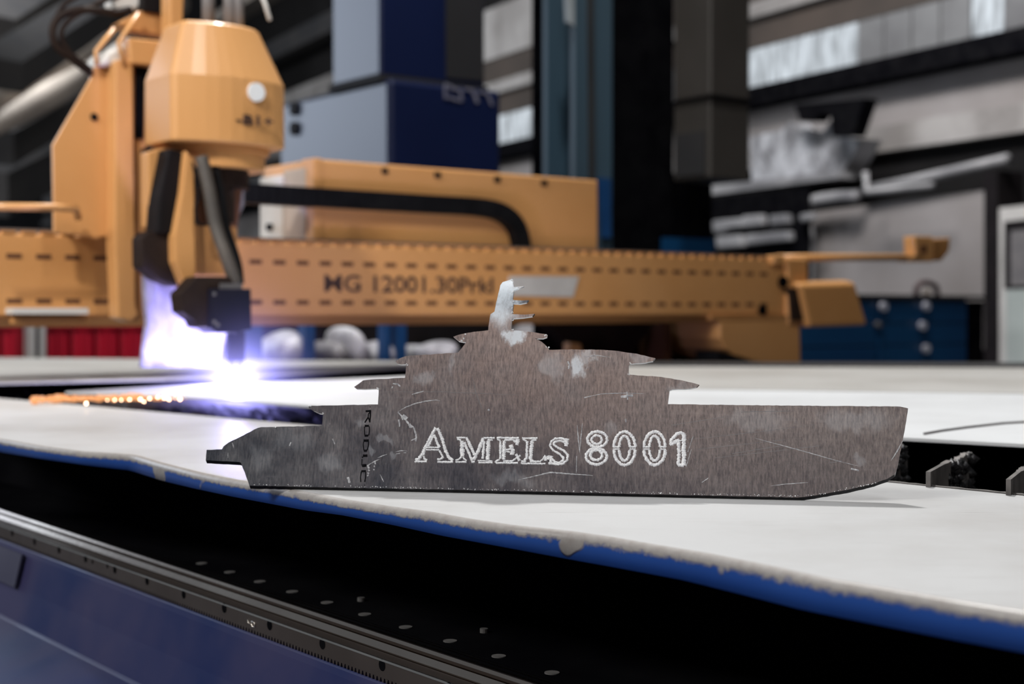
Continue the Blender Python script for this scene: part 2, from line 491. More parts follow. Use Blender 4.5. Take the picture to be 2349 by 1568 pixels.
def body_material():
    m = mat('machine_bed_blue', (0.003, 0.014, 0.085), 0.36, c2=(0.035, 0.033, 0.095), nscale=3.5, ndetail=6, coat=0.0, rough2=0.5, spec=0.35,  # c2: purplish reflections put into the paint colour
            bump=0.15, bscale=12, lo=0.4, hi=0.62)
    return m


M['bedblue'] = body_material()
M['bedcover'] = mat('greyed_blue_cover', (0.06, 0.06, 0.10), 0.5, c2=(0.04, 0.04, 0.075), nscale=9)
M['railsteel'] = mat('ground_rail_steel', (0.62, 0.55, 0.47), 0.17, metal=1.0, c2=(0.40, 0.34, 0.29), nscale=3, bump=0.05, bscale=150)
M['raildull'] = mat('oily_rail_steel', (0.22, 0.17, 0.145), 0.35, metal=0.9, c2=(0.14, 0.11, 0.09), nscale=3)
M['racksteel'] = mat('oily_rack_steel', (0.15, 0.125, 0.11), 0.40, metal=0.75, c2=(0.10, 0.082, 0.072), nscale=8, rough2=0.52)
M['rackarris'] = mat('bright_arris', (0.85, 0.80, 0.72), 0.25, metal=1.0, c2=(0.7, 0.66, 0.6), nscale=10)
M['railcap'] = mat('grey_bolt_cap', (0.16, 0.155, 0.15), 0.5, c2=(0.12, 0.118, 0.115), nscale=60)


def ship_material():
    """brushed stainless: vertical grain, smudged, mast sheen painted in, faint handling scratches"""
    m = bpy.data.materials.new('brushed_stainless'); m.use_nodes = True; nt = m.node_tree; b = nt.nodes['Principled BSDF']
    tc = nt.nodes.new('ShaderNodeTexCoord')

    def noise(scale, stretch, detail=5, rough=0.6):
        mp = nt.nodes.new('ShaderNodeMapping'); mp.inputs['Scale'].default_value = stretch
        nt.links.new(tc.outputs['Object'], mp.inputs[0])
        n = nt.nodes.new('ShaderNodeTexNoise'); n.inputs['Scale'].default_value = scale; n.inputs['Detail'].default_value = detail
        n.inputs['Roughness'].default_value = rough
        nt.links.new(mp.outputs[0], n.inputs['Vector']); return n

    def rng(src, a, bb, c, d):
        r = nt.nodes.new('ShaderNodeMapRange'); r.inputs[1].default_value = a; r.inputs[2].default_value = bb
        r.inputs[3].default_value = c; r.inputs[4].default_value = d
        nt.links.new(src, r.inputs[0]); return r.outputs[0]

    def mix(f, a, c):
        x = nt.nodes.new('ShaderNodeMix'); x.data_type = 'RGBA'
        nt.links.new(f, x.inputs[0])
        for s, i in ((a, 6), (c, 7)):
            if isinstance(s, tuple):
                x.inputs[i].default_value = (*s, 1)
            else:
                nt.links.new(s, x.inputs[i])
        return x.outputs[2]
    grain = noise(30, (18, 18, 1.1), 6, 0.75)          # vertical brushing
    hgrain = noise(22, (1, 1, 22), 6, 0.7)            # horizontal wipe marks
    cloud = noise(17, (1, 1, 1), 5, 0.55)
    smud = noise(30, (1, 1, 1), 3, 0.5)
    base = mix(rng(grain.outputs[0], 0.35, 0.65, 0, 1), (0.27, 0.28, 0.30), (0.60, 0.60, 0.60))
    base = mix(rng(hgrain.outputs[0], 0.55, 0.75, 0, 0.45), base, (0.66, 0.66, 0.67))
    sm = rng(cloud.outputs[0], 0.50, 0.95, 0, 0.12)
    base = mix(sm, base, (0.60, 0.64, 0.69))
    dn = noise(55, (1, 1, 0.6), 4, 0.65)
    dsub = nt.nodes.new('ShaderNodeVectorMath'); dsub.operation = 'SUBTRACT'; dsub.inputs[1].default_value = (0.5, 0.5, 0.5)
    nt.links.new(dn.outputs['Color'], dsub.inputs[0])
    dsc = nt.nodes.new('ShaderNodeVectorMath'); dsc.operation = 'SCALE'; dsc.inputs['Scale'].default_value = 0.036
    nt.links.new(dsub.outputs[0], dsc.inputs[0])
    dadd = nt.nodes.new('ShaderNodeVectorMath'); dadd.operation = 'ADD'
    nt.links.new(tc.outputs['Object'], dadd.inputs[0]); nt.links.new(dsc.outputs[0], dadd.inputs[1])
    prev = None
    for (px_, py_, rx_, ry_, k_) in SMUDGES_SHEEN:
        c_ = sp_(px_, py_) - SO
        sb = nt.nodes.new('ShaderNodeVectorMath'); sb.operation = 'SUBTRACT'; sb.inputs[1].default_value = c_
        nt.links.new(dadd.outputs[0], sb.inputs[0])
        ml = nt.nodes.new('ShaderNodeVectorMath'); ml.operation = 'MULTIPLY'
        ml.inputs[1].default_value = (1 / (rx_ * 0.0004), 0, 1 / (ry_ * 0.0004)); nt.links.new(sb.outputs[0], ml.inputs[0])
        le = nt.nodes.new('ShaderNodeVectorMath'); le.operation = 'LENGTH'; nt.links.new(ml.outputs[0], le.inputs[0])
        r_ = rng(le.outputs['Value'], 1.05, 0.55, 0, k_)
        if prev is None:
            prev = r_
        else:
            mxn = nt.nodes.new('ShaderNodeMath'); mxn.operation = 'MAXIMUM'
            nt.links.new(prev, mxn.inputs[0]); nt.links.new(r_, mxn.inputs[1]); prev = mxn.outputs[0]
    chalk_sheen = rng(noise(90, (1, 1, 0.5), 5, 0.7).outputs[0], 0.25, 0.52, 0.5, 1.0)
    cm = nt.nodes.new('ShaderNodeMath'); cm.operation = 'MULTIPLY'; nt.links.new(prev, cm.inputs[0]); nt.links.new(chalk_sheen, cm.inputs[1])
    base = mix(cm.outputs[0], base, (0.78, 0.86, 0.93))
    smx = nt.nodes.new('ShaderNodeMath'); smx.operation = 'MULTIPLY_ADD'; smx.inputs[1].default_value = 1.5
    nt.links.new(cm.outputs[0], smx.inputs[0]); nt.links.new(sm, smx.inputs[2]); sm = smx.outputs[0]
    sp = noise(420, (1, 1, 1), 2, 0.5)
    base = mix(rng(sp.outputs[0], 0.74, 0.80, 0, 0.8), base, (0.85, 0.85, 0.85))
    nt.links.new(base, b.inputs['Base Color'])
    mm = nt.nodes.new('ShaderNodeMath'); mm.operation = 'MULTIPLY_ADD'; mm.use_clamp = True; mm.inputs[1].default_value = -0.55; mm.inputs[2].default_value = 0.995
    nt.links.new(sm, mm.inputs[0]); nt.links.new(mm.outputs[0], b.inputs['Metallic'])
    nt.links.new(rng(smud.outputs[0], 0.35, 0.7, 0.16, 0.26), b.inputs['Roughness'])
    bp = nt.nodes.new('ShaderNodeBump'); bp.inputs['Strength'].default_value = 0.10; bp.inputs['Distance'].default_value = 0.0006
    nt.links.new(grain.outputs[0], bp.inputs['Height'])
    bp2 = nt.nodes.new('ShaderNodeBump'); bp2.inputs['Strength'].default_value = 0.4; bp2.inputs['Distance'].default_value = 0.003
    wv = noise(5, (1, 1, 1), 2, 0.5)
    nt.links.new(wv.outputs[0], bp2.inputs['Height']); nt.links.new(bp.outputs[0], bp2.inputs['Normal'])
    nt.links.new(bp2.outputs[0], b.inputs['Normal'])
    return m


M['cutedge'] = mat('shaded_cut_edge', (0.008, 0.008, 0.009), 0.6, c2=(0.02, 0.02, 0.022), nscale=200, spec=0.2)  # down-facing lower edge, its shade put into the colour
M['faint'] = mat('faint_scratch', (0.22, 0.22, 0.23), 0.5, c2=(0.13, 0.13, 0.14), nscale=200)
M['engrave'] = mat('engraved_burr', (0.93, 0.94, 0.95), 0.5, c2=(0.74, 0.75, 0.78), nscale=500, lo=0.4, hi=0.6)
M['scratch'] = mat('bright_scratch', (0.62, 0.63, 0.65), 0.5, c2=(0.25, 0.25, 0.27), nscale=300)
M['smudge'] = mat('chalky_smudge', (0.52, 0.57, 0.62), 0.6, c2=(0.40, 0.43, 0.47), nscale=60)

# ================================================================== HALL
L1 = 62.0
struct(prism('floor', [(-25, -9, 0), (16, -9, 0), (16, 75, 0), (-25, 75, 0)], (0, 0, -0.1), M['floor']))
struct(wbox('wall_right', -22, L1, 0.0, -0.25, 0, 14, M['walldark']))
struct(prism('wall_back', [(-25, -7, 0), (13, -7, 0), (13, -7.2, 0), (-25, -7.2, 0)], (0, 0, 9.0), M['backclad']))
struct(prism('reflector_brown', [(-4.3, -6.98, 3.98), (-3.2, -6.98, 3.98), (-2.5, -6.98, 3.86), (-1.9, -6.98, 3.52), (-0.9, -6.98, 3.16), (1.5, -6.98, 3.0), (1.5, -6.98, 6.0), (-4.3, -6.98, 6.0)], (0, -0.05, 0), M['reflectbrown']))  # unseen panel shaped for the brown reflection in the ship plate
struct(prism('reflector_pale', [(-1.7, -6.96, 3.60), (0.8, -6.96, 3.50), (0.8, -6.96, 4.1), (-1.5, -6.96, 4.1)], (0, -0.02, 0), M['frame']))  # unseen pale panel added for the lighter reflection on the bow
LT = -2.0


def strip(name, z0, z1, off, m, l0=LT, l1=45.0):
    return struct(wbox(name, l0, l1, off, 0.0, z0 + CAMZ, z1 + CAMZ, m))


strip('trim_2', 3.62, 4.35, 0.06, M['concrete'])
strip('trim_3', 3.26, 3.62, 0.03, M['concrete_brown'])
strip('trim_4', 3.10, 3.26, 0.12, M['concrete'])
strip('trim_5', 2.80, 3.10, 0.03, M['concrete_brown'])
strip('trim_6', 2.13, 2.33, 0.30, M['void'])            # crane track beam
strip('trim_7', 1.74, 2.13, 0.08, M['panelwall'])
strip('trim_8', 1.50, 1.74, 0.12, M['concrete'])
strip('trim_9', 4.9, 5.25, 0.5, M['darksteel'])
strip('reflector_brown0', 6.3, 6.5, 0.5, M['tan'])
# window band: separate panes
wb = struct(wbox('window_1', LT, 45.0, 0.05, 0.0, 2.33 + CAMZ, 2.80 + CAMZ, M['darksteel']))


def lpos(px):
    q = wq(px, 500, 0.1); return (Vector((q.x, q.y, 0)) - W0).dot(WD)


lp = []
x = -1.6
while x < 24:
    lp.append(x); x += 0.36
bright = [(lpos(1962), lpos(1700)), (lpos(2325), lpos(2215)), (lpos(1330), lpos(1130))]
for a in lp:
    b_ = a + 0.335
    lit = any(q0 < (a + b_) / 2 < q1 for q0, q1 in bright)
    pn = wbox('pane', a, b_, 0.07, 0.05, 2.35 + CAMZ, 2.78 + CAMZ, M['glasslit'] if lit else M['glassdim'], wb)
# lower concrete wall, post, door on the right
struct(wface('reflector_brown1', [(1862, 486), (2258, 436), (2258, 800), (1862, 800)], 0.5, 0.3, M['panelwall']))
struct(wface('reflector_brown2', [(2257, 395), (2288, 390), (2288, 900), (2257, 900)], 0.62, 0.3, M['black']))
dr = struct(wface('door_1', [(2284, 478), (2420, 463), (2420, 900), (2284, 900)], 0.60, 0.08, M['frame']))
wface('door_panel', [(2303, 508), (2420, 494), (2420, 660), (2303, 662)], 0.64, 0.03, M['black'], dr)
wface('glazing', [(2318, 530), (2420, 520), (2420, 655), (2318, 655)], 0.66, 0.02, M['capgrey'], dr)
wface('door_panel', [(2308, 665), (2420, 660), (2420, 900), (2308, 900)], 0.65, 0.03, M['doorglass'], dr)
# foil-wrapped duct at the window band and its drips
d = empty('foil_duct', wq(1850, 420, 0.4), 'pale crumpled foil-wrapped duct section with ragged torn top beneath the black beam', 'duct')
wface('duct_body', [(1720, 312), (1790, 300), (1812, 280), (1826, 302), (1850, 296), (1880, 318), (1902, 280), (1912, 314), (1975, 318), (1960, 350),
                    (1925, 406), (1850, 415), (1725, 432)], 0.55, 0.25, M['sheeting'], d)
wface('ledge_lip', [(1622, 426), (1728, 415), (1925, 392), (1925, 408), (1728, 434), (1632, 446)], 0.62, 0.2, M['pipe'], d)
tag(wface('hanging_bracket', [(1822, 240), (1985, 225), (1972, 262), (1955, 312), (1908, 312), (1905, 262), (1880, 258), (1868, 278), (1835, 278)], 0.75, 0.15, M['void']),
    'black notched bracket hanging from the crane beam above the foil duct', 'bracket')
tag(tube('wall_pipe', [wq(1985, 436, 0.6), wq(2090, 415, 0.6), wq(2312, 364, 0.6)], 0.045, M['pipe']), 'grey pipe climbing along the dark wall above the cabinet', 'pipe')
tag(tube('wall_pipe', curvepts([wq(1850, 475, 0.7), wq(1868, 460, 0.7), wq(1920, 452, 0.7), wq(1968, 450, 0.7)], 12), 0.055, M['pipe']),
    'short pale elbow pipe above the grey wall panel', 'pipe')
tag(tube('bent_pipe', curvepts([wq(1820, 508, 0.7), wq(1842, 520, 0.7), wq(1852, 545, 0.7), wq(1850, 600, 0.7), wq(1848, 700, 0.7)], 20), 0.075, M['pipe']),
    'thick grey pipe bending down behind the end of the orange bridge', 'pipe')
tag(tube('thin_conduit', [wq(1985, 395, 0.85), wq(1990, 440, 0.85), wq(2140, 425, 0.85)], 0.03, M['pipe']), 'thin grey conduit with a right-angle elbow under the dark ledge', 'conduit')
sg = empty('marked_board', wq(1730, 540, 0.9), 'black board carrying two rows of pale blurred shapes behind the orange bridge', 'board')
wface('back_board', [(1620, 455), (1850, 430), (1850, 640), (1620, 640)], 0.80, 0.05, M['void'], sg)  # backing for two rows of pale blurred blocks
for (a, b_, c, e) in ((1632, 520, 1662, 28), (1660, 514, 1700, 22), (1700, 508, 1744, 26), (1762, 506, 1802, 24), (1832, 500, 1858, 18),
                      (1640, 556, 1698, 28), (1708, 550, 1754, 24), (1752, 545, 1806, 24)):
    wface('pale_shape', [(a, b_ - e / 2), (c, b_ - e / 2 - 4), (c + 2, b_ + e / 2 - 5), (a + 2, b_ + e / 2)], 0.90, 0.09, M['pipe'], sg, bevel=0.02)
# ducts and roof steel far to the left
tag(tube('roof_duct', [P(-90, 262, 15), P(150, 135, 18), P(400, 5, 21)], 0.24, M['tan'], n=20), 'thick tan lagged duct slanting up under the roof', 'duct')
tag(tube('roof_duct', [P(-40, 305, 15), P(40, 262, 15.6), P(120, 215, 16.5), P(215, 160, 18)], 0.2, M['tan'], n=20,
         radii=[0.08, 0.13, 0.16, 0.13]), 'short pale duct slanting below the tan lagged duct', 'duct')
for i, (a, b_, h, lab) in enumerate(((P(-60, 160, 14), P(260, -35, 19), 0.10, 'dark roof girder crossing just above the daylit roof glass'),
                                     (P(-60, 70, 16), P(150, -60, 20), 0.14, 'uppermost dark roof girder in the far corner'),
                                     (P(-60, 330, 17), P(290, 140, 23), 0.13, 'black girder tucked under the tan lagged duct'),
                                     (P(-60, 440, 20), P(210, 310, 25), 0.20, 'lowest dark girder above the grey concrete wall'))):
    tag(prism('roof_girder', [a - ZV * h * 1.6, a + ZV * h * 1.6, b_ + ZV * h * 1.6, b_ - ZV * h * 1.6], (0.3, 0.5, 0), M['darksteel']), lab, 'girder')
rg = struct(prism('window_2', [P(-60, 230, 22), P(130, 130, 26), P(330, 20, 30), P(330, -20, 30), P(130, 40, 26), P(-60, 130, 22)], (0.05, 0.3, 0), M['glassdim']))
for (a, b_, c, e) in ((2, 150, 24, 44), (44, 128, 66, 42), (68, 112, 88, 42), (90, 100, 112, 40), (180, 55, 205, 30)):
    prism('pane', [P(a, b_ + 22, 20), P(c, b_ + 10, 20.3), P(c, b_ - e + 10, 20.3), P(a, b_ - e + 22, 20)], (0.02, 0.1, 0), M['glasslit'], rg)

# ================================================================== blue extraction tower, teal column, black cabinet
tf = tdep(893, 5.5)
s_c = st(gq(893, 300, tf))[0]
zt = gq(893, 178, tf).z
s_r = st(gq(1150, 300, tf))[0]
gb = gs(640, 300, s_c)
t_b = min(st(gb)[1], tf + 0.95)
tw = empty('extraction_tower', G(s_c, tf, 0), 'tall dark blue machine tower standing behind the orange bridge', 'machine')
gbox('lower_housing', s_c, s_r, tf, t_b, 0.0, zt, M['tower'], tw, bevel=0.02)
tf2 = tf + 0.05
s_u0 = st(gq(872, 100, tf2))[0]; s_u1 = st(gq(1112, 100, tf2))[0]
tb2 = min(st(gs(762, 100, s_u0))[1], tf + 0.85)
gbox('upper_housing', s_u0, s_u1, tf2, tb2, zt + 0.015, zt + 1.6, M['tower'], tw, bevel=0.01)
gbox('seam_gasket', s_u0 - 0.01, s_u1 + 0.01, tf2 - 0.01, tb2 + 0.01, zt - 0.01, zt + 0.02, M['towerdark'], tw)
gface('vent_recess', [(1022, -60), (1108, -60), (1110, 186), (1024, 178)], tf2 - 0.006, 0.004, M['towerdark'], tw)
# unreadable faded marking kept as unreadable strokes
for (x0, y0, x1, y1, wd) in ((1022, 192, 1022, 226, 6), (1022, 192, 1040, 200, 5), (1034, 202, 1056, 206, 6), (1056, 206, 1060, 232, 6), (1026, 222, 1060, 232, 6),
                             (1066, 204, 1084, 206, 6), (1084, 204, 1096, 236, 7), (1098, 212, 1118, 212, 5), (1118, 212, 1130, 242, 6)):
    a = Vector((x0, y0)); b_ = Vector((x1, y1)); dv = (b_ - a).normalized(); nn = Vector((-dv.y, dv.x)) * wd / 2
    gface('marking_stroke', [tuple(a + nn), tuple(b_ + nn), tuple(b_ - nn), tuple(a - nn)], tf - 0.004, 0.003, M['greyink'], tw)
for y in (250, 295):
    cyl('latch', gs(678, y, s_c) - GX * 0.015, GX, 0.03, 0.03, M['towerdark'], tw)

tc_ = tdep(1350, 6.6)
col = empty('steel_column', gq(1350, 600, tc_), 'tall blue-green steel column with a pale edge beside the black cabinet', 'column')
a0 = st(gq(1318, 300, tc_))[0]; a1 = st(gq(1404, 300, tc_))[0]
gbox('flange', a0, a1, tc_, tc_ + 0.03, 0, 4.2, M['teal'], col)
gbox('web', (a0 + a1) / 2 - 0.01, (a0 + a1) / 2 + 0.01, tc_ + 0.03, tc_ + 0.2, 0, 4.2, M['teal'], col)
gbox('flange', a0, a1, tc_ + 0.2, tc_ + 0.23, 0, 4.2, M['teal'], col)
gface('inner_rib', [(1352, -40), (1362, -40), (1366, 420), (1356, 420)], tc_ - 0.02, 0.02, M['darksteel'], col)
gface('lower_cover', [(1376, 408), (1402, 410), (1402, 545), (1384, 545)], tc_ - 0.03, 0.02, M['bluepost'], col)
gface('edge_strip', [(1298, -40), (1318, -40), (1318, 60), (1303, 50)], tc_ - 0.01, 0.02, M['tealpale'], col)
tk = tdep(1470, 6.9)
bk = empty('black_cabinet', gq(1470, 600, tk), 'large black cabinet reaching above the bridge beside the steel column', 'cabinet')
b0 = st(gq(1402, 300, tk))[0]; b1 = st(gq(1545, 300, tk))[0]; b2 = st(gq(1640, 300, tk))[0]
gbox('body', b0, b1, tk, tk + 0.6, 0, 4.2, M['void'], bk)
gbox('lower_body', b1, b2, tk + 0.02, tk + 0.6, 0, gq(1600, 400, tk).z, M['void'], bk)
gface('blue_skirt', [(1520, 544), (1640, 548), (1640, 590), (1520, 588)], tk - 0.01, 0.02, M['cabblue'], bk)
tz = tdep(1630, 6.6)
sz = st(gq(1630, 300, tz))[0]; sz1 = st(gq(1720, 300, tz))[0]
tbk = min(st(gs(1545, 300, sz))[1], tz + 0.7)
zs = [gq(1630, 408, tz).z, gq(1630, 219, tz).z, gq(1630, -60, tz).z]
for k, lab in ((0, 'lower bronze-brown sheet metal duct box with a dark underside'), (1, 'upper bronze-brown sheet metal duct box above the seam')):
    dbx = empty('duct_box', G(sz, tz, zs[k]), lab, 'duct', 'bronze duct boxes by the black cabinet')
    gbox('casing', sz, sz1, tz, tbk, zs[k], zs[k + 1] - 0.012, M['bronze'], dbx, bevel=0.01)
    if k == 0:
        gbox('lower_panel', sz - 0.012, sz + 0.004, tz + 0.03, tbk - 0.03, zs[0] + 0.02, zs[0] + 0.22, M['darksteel'], dbx)
    gbox('joint_flange', sz - 0.01, sz1 + 0.01, tz - 0.01, tbk, zs[k + 1] - 0.012, zs[k + 1], M['void'], dbx)

# ================================================================== behind the bridge: cabinet, bins, sacks
tcab = tdep(2000, 9.4)
cb = empty('drawer_cabinet', gq(2000, 800, tcab), 'wide blue drawer cabinet with round pale knobs near the door', 'cabinet')
c0 = st(gq(1780, 700, tcab))[0]; c1 = st(gq(2218, 700, tcab))[0]; c2_ = st(gq(2262, 700, tcab))[0]
zc = gq(2200, 686, tcab).z
gbox('body', c0, c1, tcab, tcab + 0.5, 0.0, zc, M['cabblue'], cb, bevel=0.01)
gbox('side_panel', c1, c2_, tcab + 0.02, tcab + 0.5, 0, zc - 0.01, M['void'], cb)
gbox('worktop', c0 - 0.02, c2_, tcab - 0.03, tcab + 0.5, zc, zc + 0.025, M['darksteel'], cb)
for k in range(4):
    for (u0, u1) in ((c0 + 0.02, c0 + (c1 - c0) * 0.48), (c0 + (c1 - c0) * 0.5, c1 - 0.02)):
        z1_ = zc - 0.03 - k * 0.145
        dw = gbox('drawer', u0, u1, tcab - 0.015, tcab, z1_ - 0.135, z1_, M['cabblue'], cb, bevel=0.004)
for (x, y) in ((2022, 703), (2120, 702), (2112, 747), (2120, 799), (2010, 744)):
    cyl('knob', gq(x, y, tcab - 0.02) - GY * 0.0, -GY, 0.030 if x != 2010 else 0.02, 0.03, M['knob'] if x != 2010 else M['capgrey'], cb, n=16)
sp = empty('tape_dispenser', gq(2122, 684, tcab + 0.1), 'dark red arched holder standing on the blue drawer cabinet', 'holder')
sp.location.z = zc + 0.025; ORG[sp.name] = Vector(sp.location)
tube('arch', curvepts([G(st(gq(2102, 684, tcab + .1))[0], tcab + 0.1, zc + 0.025), G(st(gq(2104, 660, tcab + .1))[0], tcab + 0.1, zc + 0.09),
                       G(st(gq(2124, 650, tcab + .1))[0], tcab + 0.1, zc + 0.115), G(st(gq(2146, 660, tcab + .1))[0], tcab + 0.1, zc + 0.09),
                       G(st(gq(2150, 684, tcab + .1))[0], tcab + 0.1, zc + 0.025)], 16), 0.02, M['maroon'], sp)
cyl('spool', G(st(gq(2125, 680, tcab + .1))[0], tcab + 0.08, zc + 0.05), GY, 0.022, 0.04, M['panelgrey'], sp)

trb = tdep(160, 6.2)
zfl = 0.0
for i, (x0, x1) in enumerate(((-110, -60), (-55, 0), (3, 62), (106, 160), (163, 216), (219, 272), (275, 330))):
    a = st(gq(x0, 760, trb))[0]; b_ = st(gq(x1, 760, trb))[0]
    zt_ = gq(x0, 742, trb).z
    bn = empty('storage_bin', G((a + b_) / 2, trb, 0.0),
               ['red storage bin at the outer end of the row', 'red storage bin next to the outermost one', 'red storage bin just before the grey post',
                'red storage bin just after the grey post', 'red storage bin second after the grey post', 'red storage bin third after the grey post',
                'red storage bin closest to the lit shield sheet'][i], 'bin', 'red bins under the bridge')
    gbox('bin_body', a + 0.004, b_ - 0.004, trb, trb + 0.3, 0.0, zt_, M['red'], bn, bevel=0.008)
    gbox('rib', (a + b_) / 2 - 0.006, (a + b_) / 2 + 0.006, trb - 0.008, trb, 0.05, zt_ - 0.02, M['red'], bn)
    gbox('lip', a + 0.001, b_ - 0.001, trb - 0.012, trb + 0.01, zt_ - 0.02, zt_, M['red'], bn)
pst = gface('rack_post', [(66, 700), (104, 700), (104, 1500), (66, 1500)], trb - 0.08, 0.06, M['frame'])
tag(pst, 'grey rack post standing between the red bins', 'post')
gface('post_groove', [(82, 700), (90, 700), (90, 1400), (82, 1400)], trb - 0.084, 0.004, M['black'], pst)
stf = tdep(800, 4.95)
for (x0, x1, lab) in ((560, 602, 'wide blue rack upright beside the torch'), (700, 722, 'narrow blue upright after the first sack'),
                      (884, 896, 'thin blue upright by the white sacks'), (912, 932, 'dark blue upright before the striped bag')):
    tag(gface('rack_upright', [(x0, 700), (x1, 700), (x1, 1600), (x0, 1600)], stf - 0.03, 0.05, M['bluepost']), lab, 'upright', 'blue uprights below the bridge')
tag(gface('dark_backboard', [(540, 640), (1300, 640), (1300, 1500), (540, 1500)], stf + 0.30, 0.03, M['black']), 'black board standing behind the sacks under the bridge', 'board')


def sack(pts, lab, m, t=0.0):
    n = len(pts); cx = sum(p[0] for p in pts) / n; cy = sum(p[1] for p in pts) / n
    rings = []
    for (sc_, dt) in ((0.55, -0.12), (0.88, -0.07), (1.0, 0.0), (0.88, 0.08), (0.5, 0.13)):
        rings.append([gq(cx + (p[0] - cx) * sc_, cy + (p[1] - cy) * sc_, stf + t + 0.1) + GY * dt for p in pts])
    o = loft('sack', rings, m, None, smooth=True)
    sb = o.modifiers.new('s', 'SUBSURF'); sb.levels = 1; sb.render_levels = 1
    tag(o, lab, 'sack', 'sacks standing under the bridge')


sack([(604, 850), (600, 800), (615, 775), (640, 765), (660, 750), (682, 765), (690, 800), (688, 850)], 'pale crumpled sack nearest the torch', M['bag'])
sack([(724, 850), (722, 790), (745, 775), (772, 785), (776, 850)], 'grey sack between the blue uprights', M['greybag'])
sack([(778, 850), (780, 800), (770, 760), (780, 742), (798, 748), (806, 778), (826, 800), (834, 850)], 'white sack with a tall twisted neck', M['bag'])
sack([(842, 850), (850, 795), (870, 776), (886, 782), (884, 850)], 'small white sack beside the twisted one', M['bag'])
sack([(934, 850), (938, 775), (960, 800), (985, 820), (1000, 800), (1022, 770), (1034, 800), (1034, 850)], 'wide white sack with a deep notch behind the ship plate', M['bag'])
sack([(1185, 860), (1188, 735), (1230, 735), (1236, 860)], 'pale upright sack seen past the mast', M['greybag'])

# ================================================================== BRIDGE (gantry)
ZT = gq(540, 552, 0).z; ZBt = gq(540, 725, 0).z; ZBB = gq(540, 747, 0).z
S0 = st(gq(-160, 700, 0))[0]; S1 = st(gq(1800, 650, 0))[0]
br = empty('cutting_bridge', G(0.8, 0.1, 0), 'long orange cutting machine bridge marked with black type lettering', 'machine')
gbox('beam', S0, S1, 0, 0.26, ZBt, ZT, M['orange'], br, bevel=0.006)
prism('bottom_chamfer', [G(S0, 0.0, ZBt), G(S0, 0.03, ZBB), G(S0, 0.24, ZBB), G(S0, 0.26, ZBt)], GX * (S1 - 0.16 - S0), M['orange_shade'], br)
gbox('top_rail', S0, S1 - 0.02, 0.02, 0.10, ZT, ZT + 0.012, M['capgrey'], br)
nt_ = 0
s = S0 + 0.02
base_t = gbox('rail_lug', 0, 0.030, -0.002, 0.02, ZT, ZT + 0.006, M['orange_shade'], br, center=True)
base_t_loc = base_t.location.copy()
first = True
while s < S1 - 0.06:
    if first:
        base_t.location = base_t_loc + GX * s; first = False
    else:
        dup(base_t, base_t_loc + GX * s, parent=br)
    s += 0.045
# two rows of dark raised boxes, the slots' shade in their colour
for yr in (601, 693):
    zz = gq(620, yr, 0).z
    sl = gbox('slot', 0, 0.034, -0.0012, 0.004, zz - 0.0055, zz + 0.0055, M['slot'], br, bevel=0.0, center=True)
    l0 = sl.location.copy(); s = S0 + 0.03; f = True
    while s < S1 - 0.10:
        if f:
            sl.location = l0 + GX * s; f = False
        else:
            dup(sl, l0 + GX * s, parent=br)
        s += 0.0665
# lettering
pa = gq(744, 669, -0.001); pb = gq(1131, 671, -0.001); ph = gq(744, 629, -0.001)
text_obj('lettering', 'MG 12001.30PrkI', pa, GX, ZV, (pb - pa).dot(GX), ph.z - pa.z, M['ink'], br, 0.001, extra_bold=0.012)
gface('name_plate', [(1170, 633), (1328, 634), (1315, 681), (1160, 677)], -0.004, 0.004, M['nameplate'], br)
# end of the bridge
zle = gq(1640, 735, 0).z
gbox('end_plate', S1, S1 + 0.10, -0.015, 0.28, ZBB - 0.01, ZT + 0.005, M['orange'], br, bevel=0.006)
for (x, y, r_) in ((1799, 646, 0.020), (1752, 711, 0.017)):
    cyl('access_hole', gq(x, y, -0.018), GY, r_, 0.01, M['void'], br)
gface('edge_step', [(1630, 722), (1820, 722), (1820, 733), (1630, 733)], -0.012, 0.014, M['orange_shade'], br)
gface('leg', [(1650, 733), (1836, 729), (1842, 1000), (1842, 1500), (1740, 1500), (1740, 832), (1690, 820), (1665, 800), (1652, 775)], -0.01, 0.28, M['orange'], br, bevel=0.008)
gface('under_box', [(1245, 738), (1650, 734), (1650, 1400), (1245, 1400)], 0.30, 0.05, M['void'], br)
gface('under_bracket', [(1525, 737), (1540, 737), (1540, 1000), (1525, 1000)], 0.16, 0.12, M['slot'], br)
gface('under_bracket', [(1255, 740), (1500, 737), (1440, 830), (1340, 830)], 0.20, 0.06, M['brownblack'], br)
gface('cable_clip', [(1308, 785), (1332, 788), (1336, 815), (1306, 815)], 0.14, 0.03, M['orange'], br)
gface('drag_shoe', [(1648, 805), (1700, 818), (1722, 826), (1720, 1200), (1648, 1200)], -0.03, 0.1, M['rubber'], br)
# arm with sensor box and hanging control box at the far end
am = tube('arm', [gq(1782, 592, 0.05), gq(1900, 590, 0.03), gq(2110, 590, 0.01)], 0.013, M['orange'], br, n=8)
gface('arm_clamp', [(1776, 586), (1800, 584), (1800, 606), (1776, 606)], -0.02, 0.08, M['orange'], br, bevel=0.003)
sd = gface('sensor_box', [(2098, 541), (2140, 542), (2140, 600), (2085, 600), (2085, 587), (2100, 584)], 0.0, 0.05, M['orange'], br, bevel=0.004)
gface('sensor_hood', [(2140, 548), (2180, 545), (2178, 575), (2160, 598), (2140, 598)], 0.02, 0.1, M['orange_shade'], br, bevel=0.004)
gface('sensor_lens', [(2112, 562), (2126, 562), (2126, 580), (2112, 580)], -0.003, 0.003, M['slot'], br)
tcb = -0.05
q = [gq(1836, 652, tcb), gq(1962, 648, tcb), gq(1990, 745, tcb), gq(1858, 750, tcb)]
qb = [v + GY * 0.16 + GX * 0.015 for v in q]
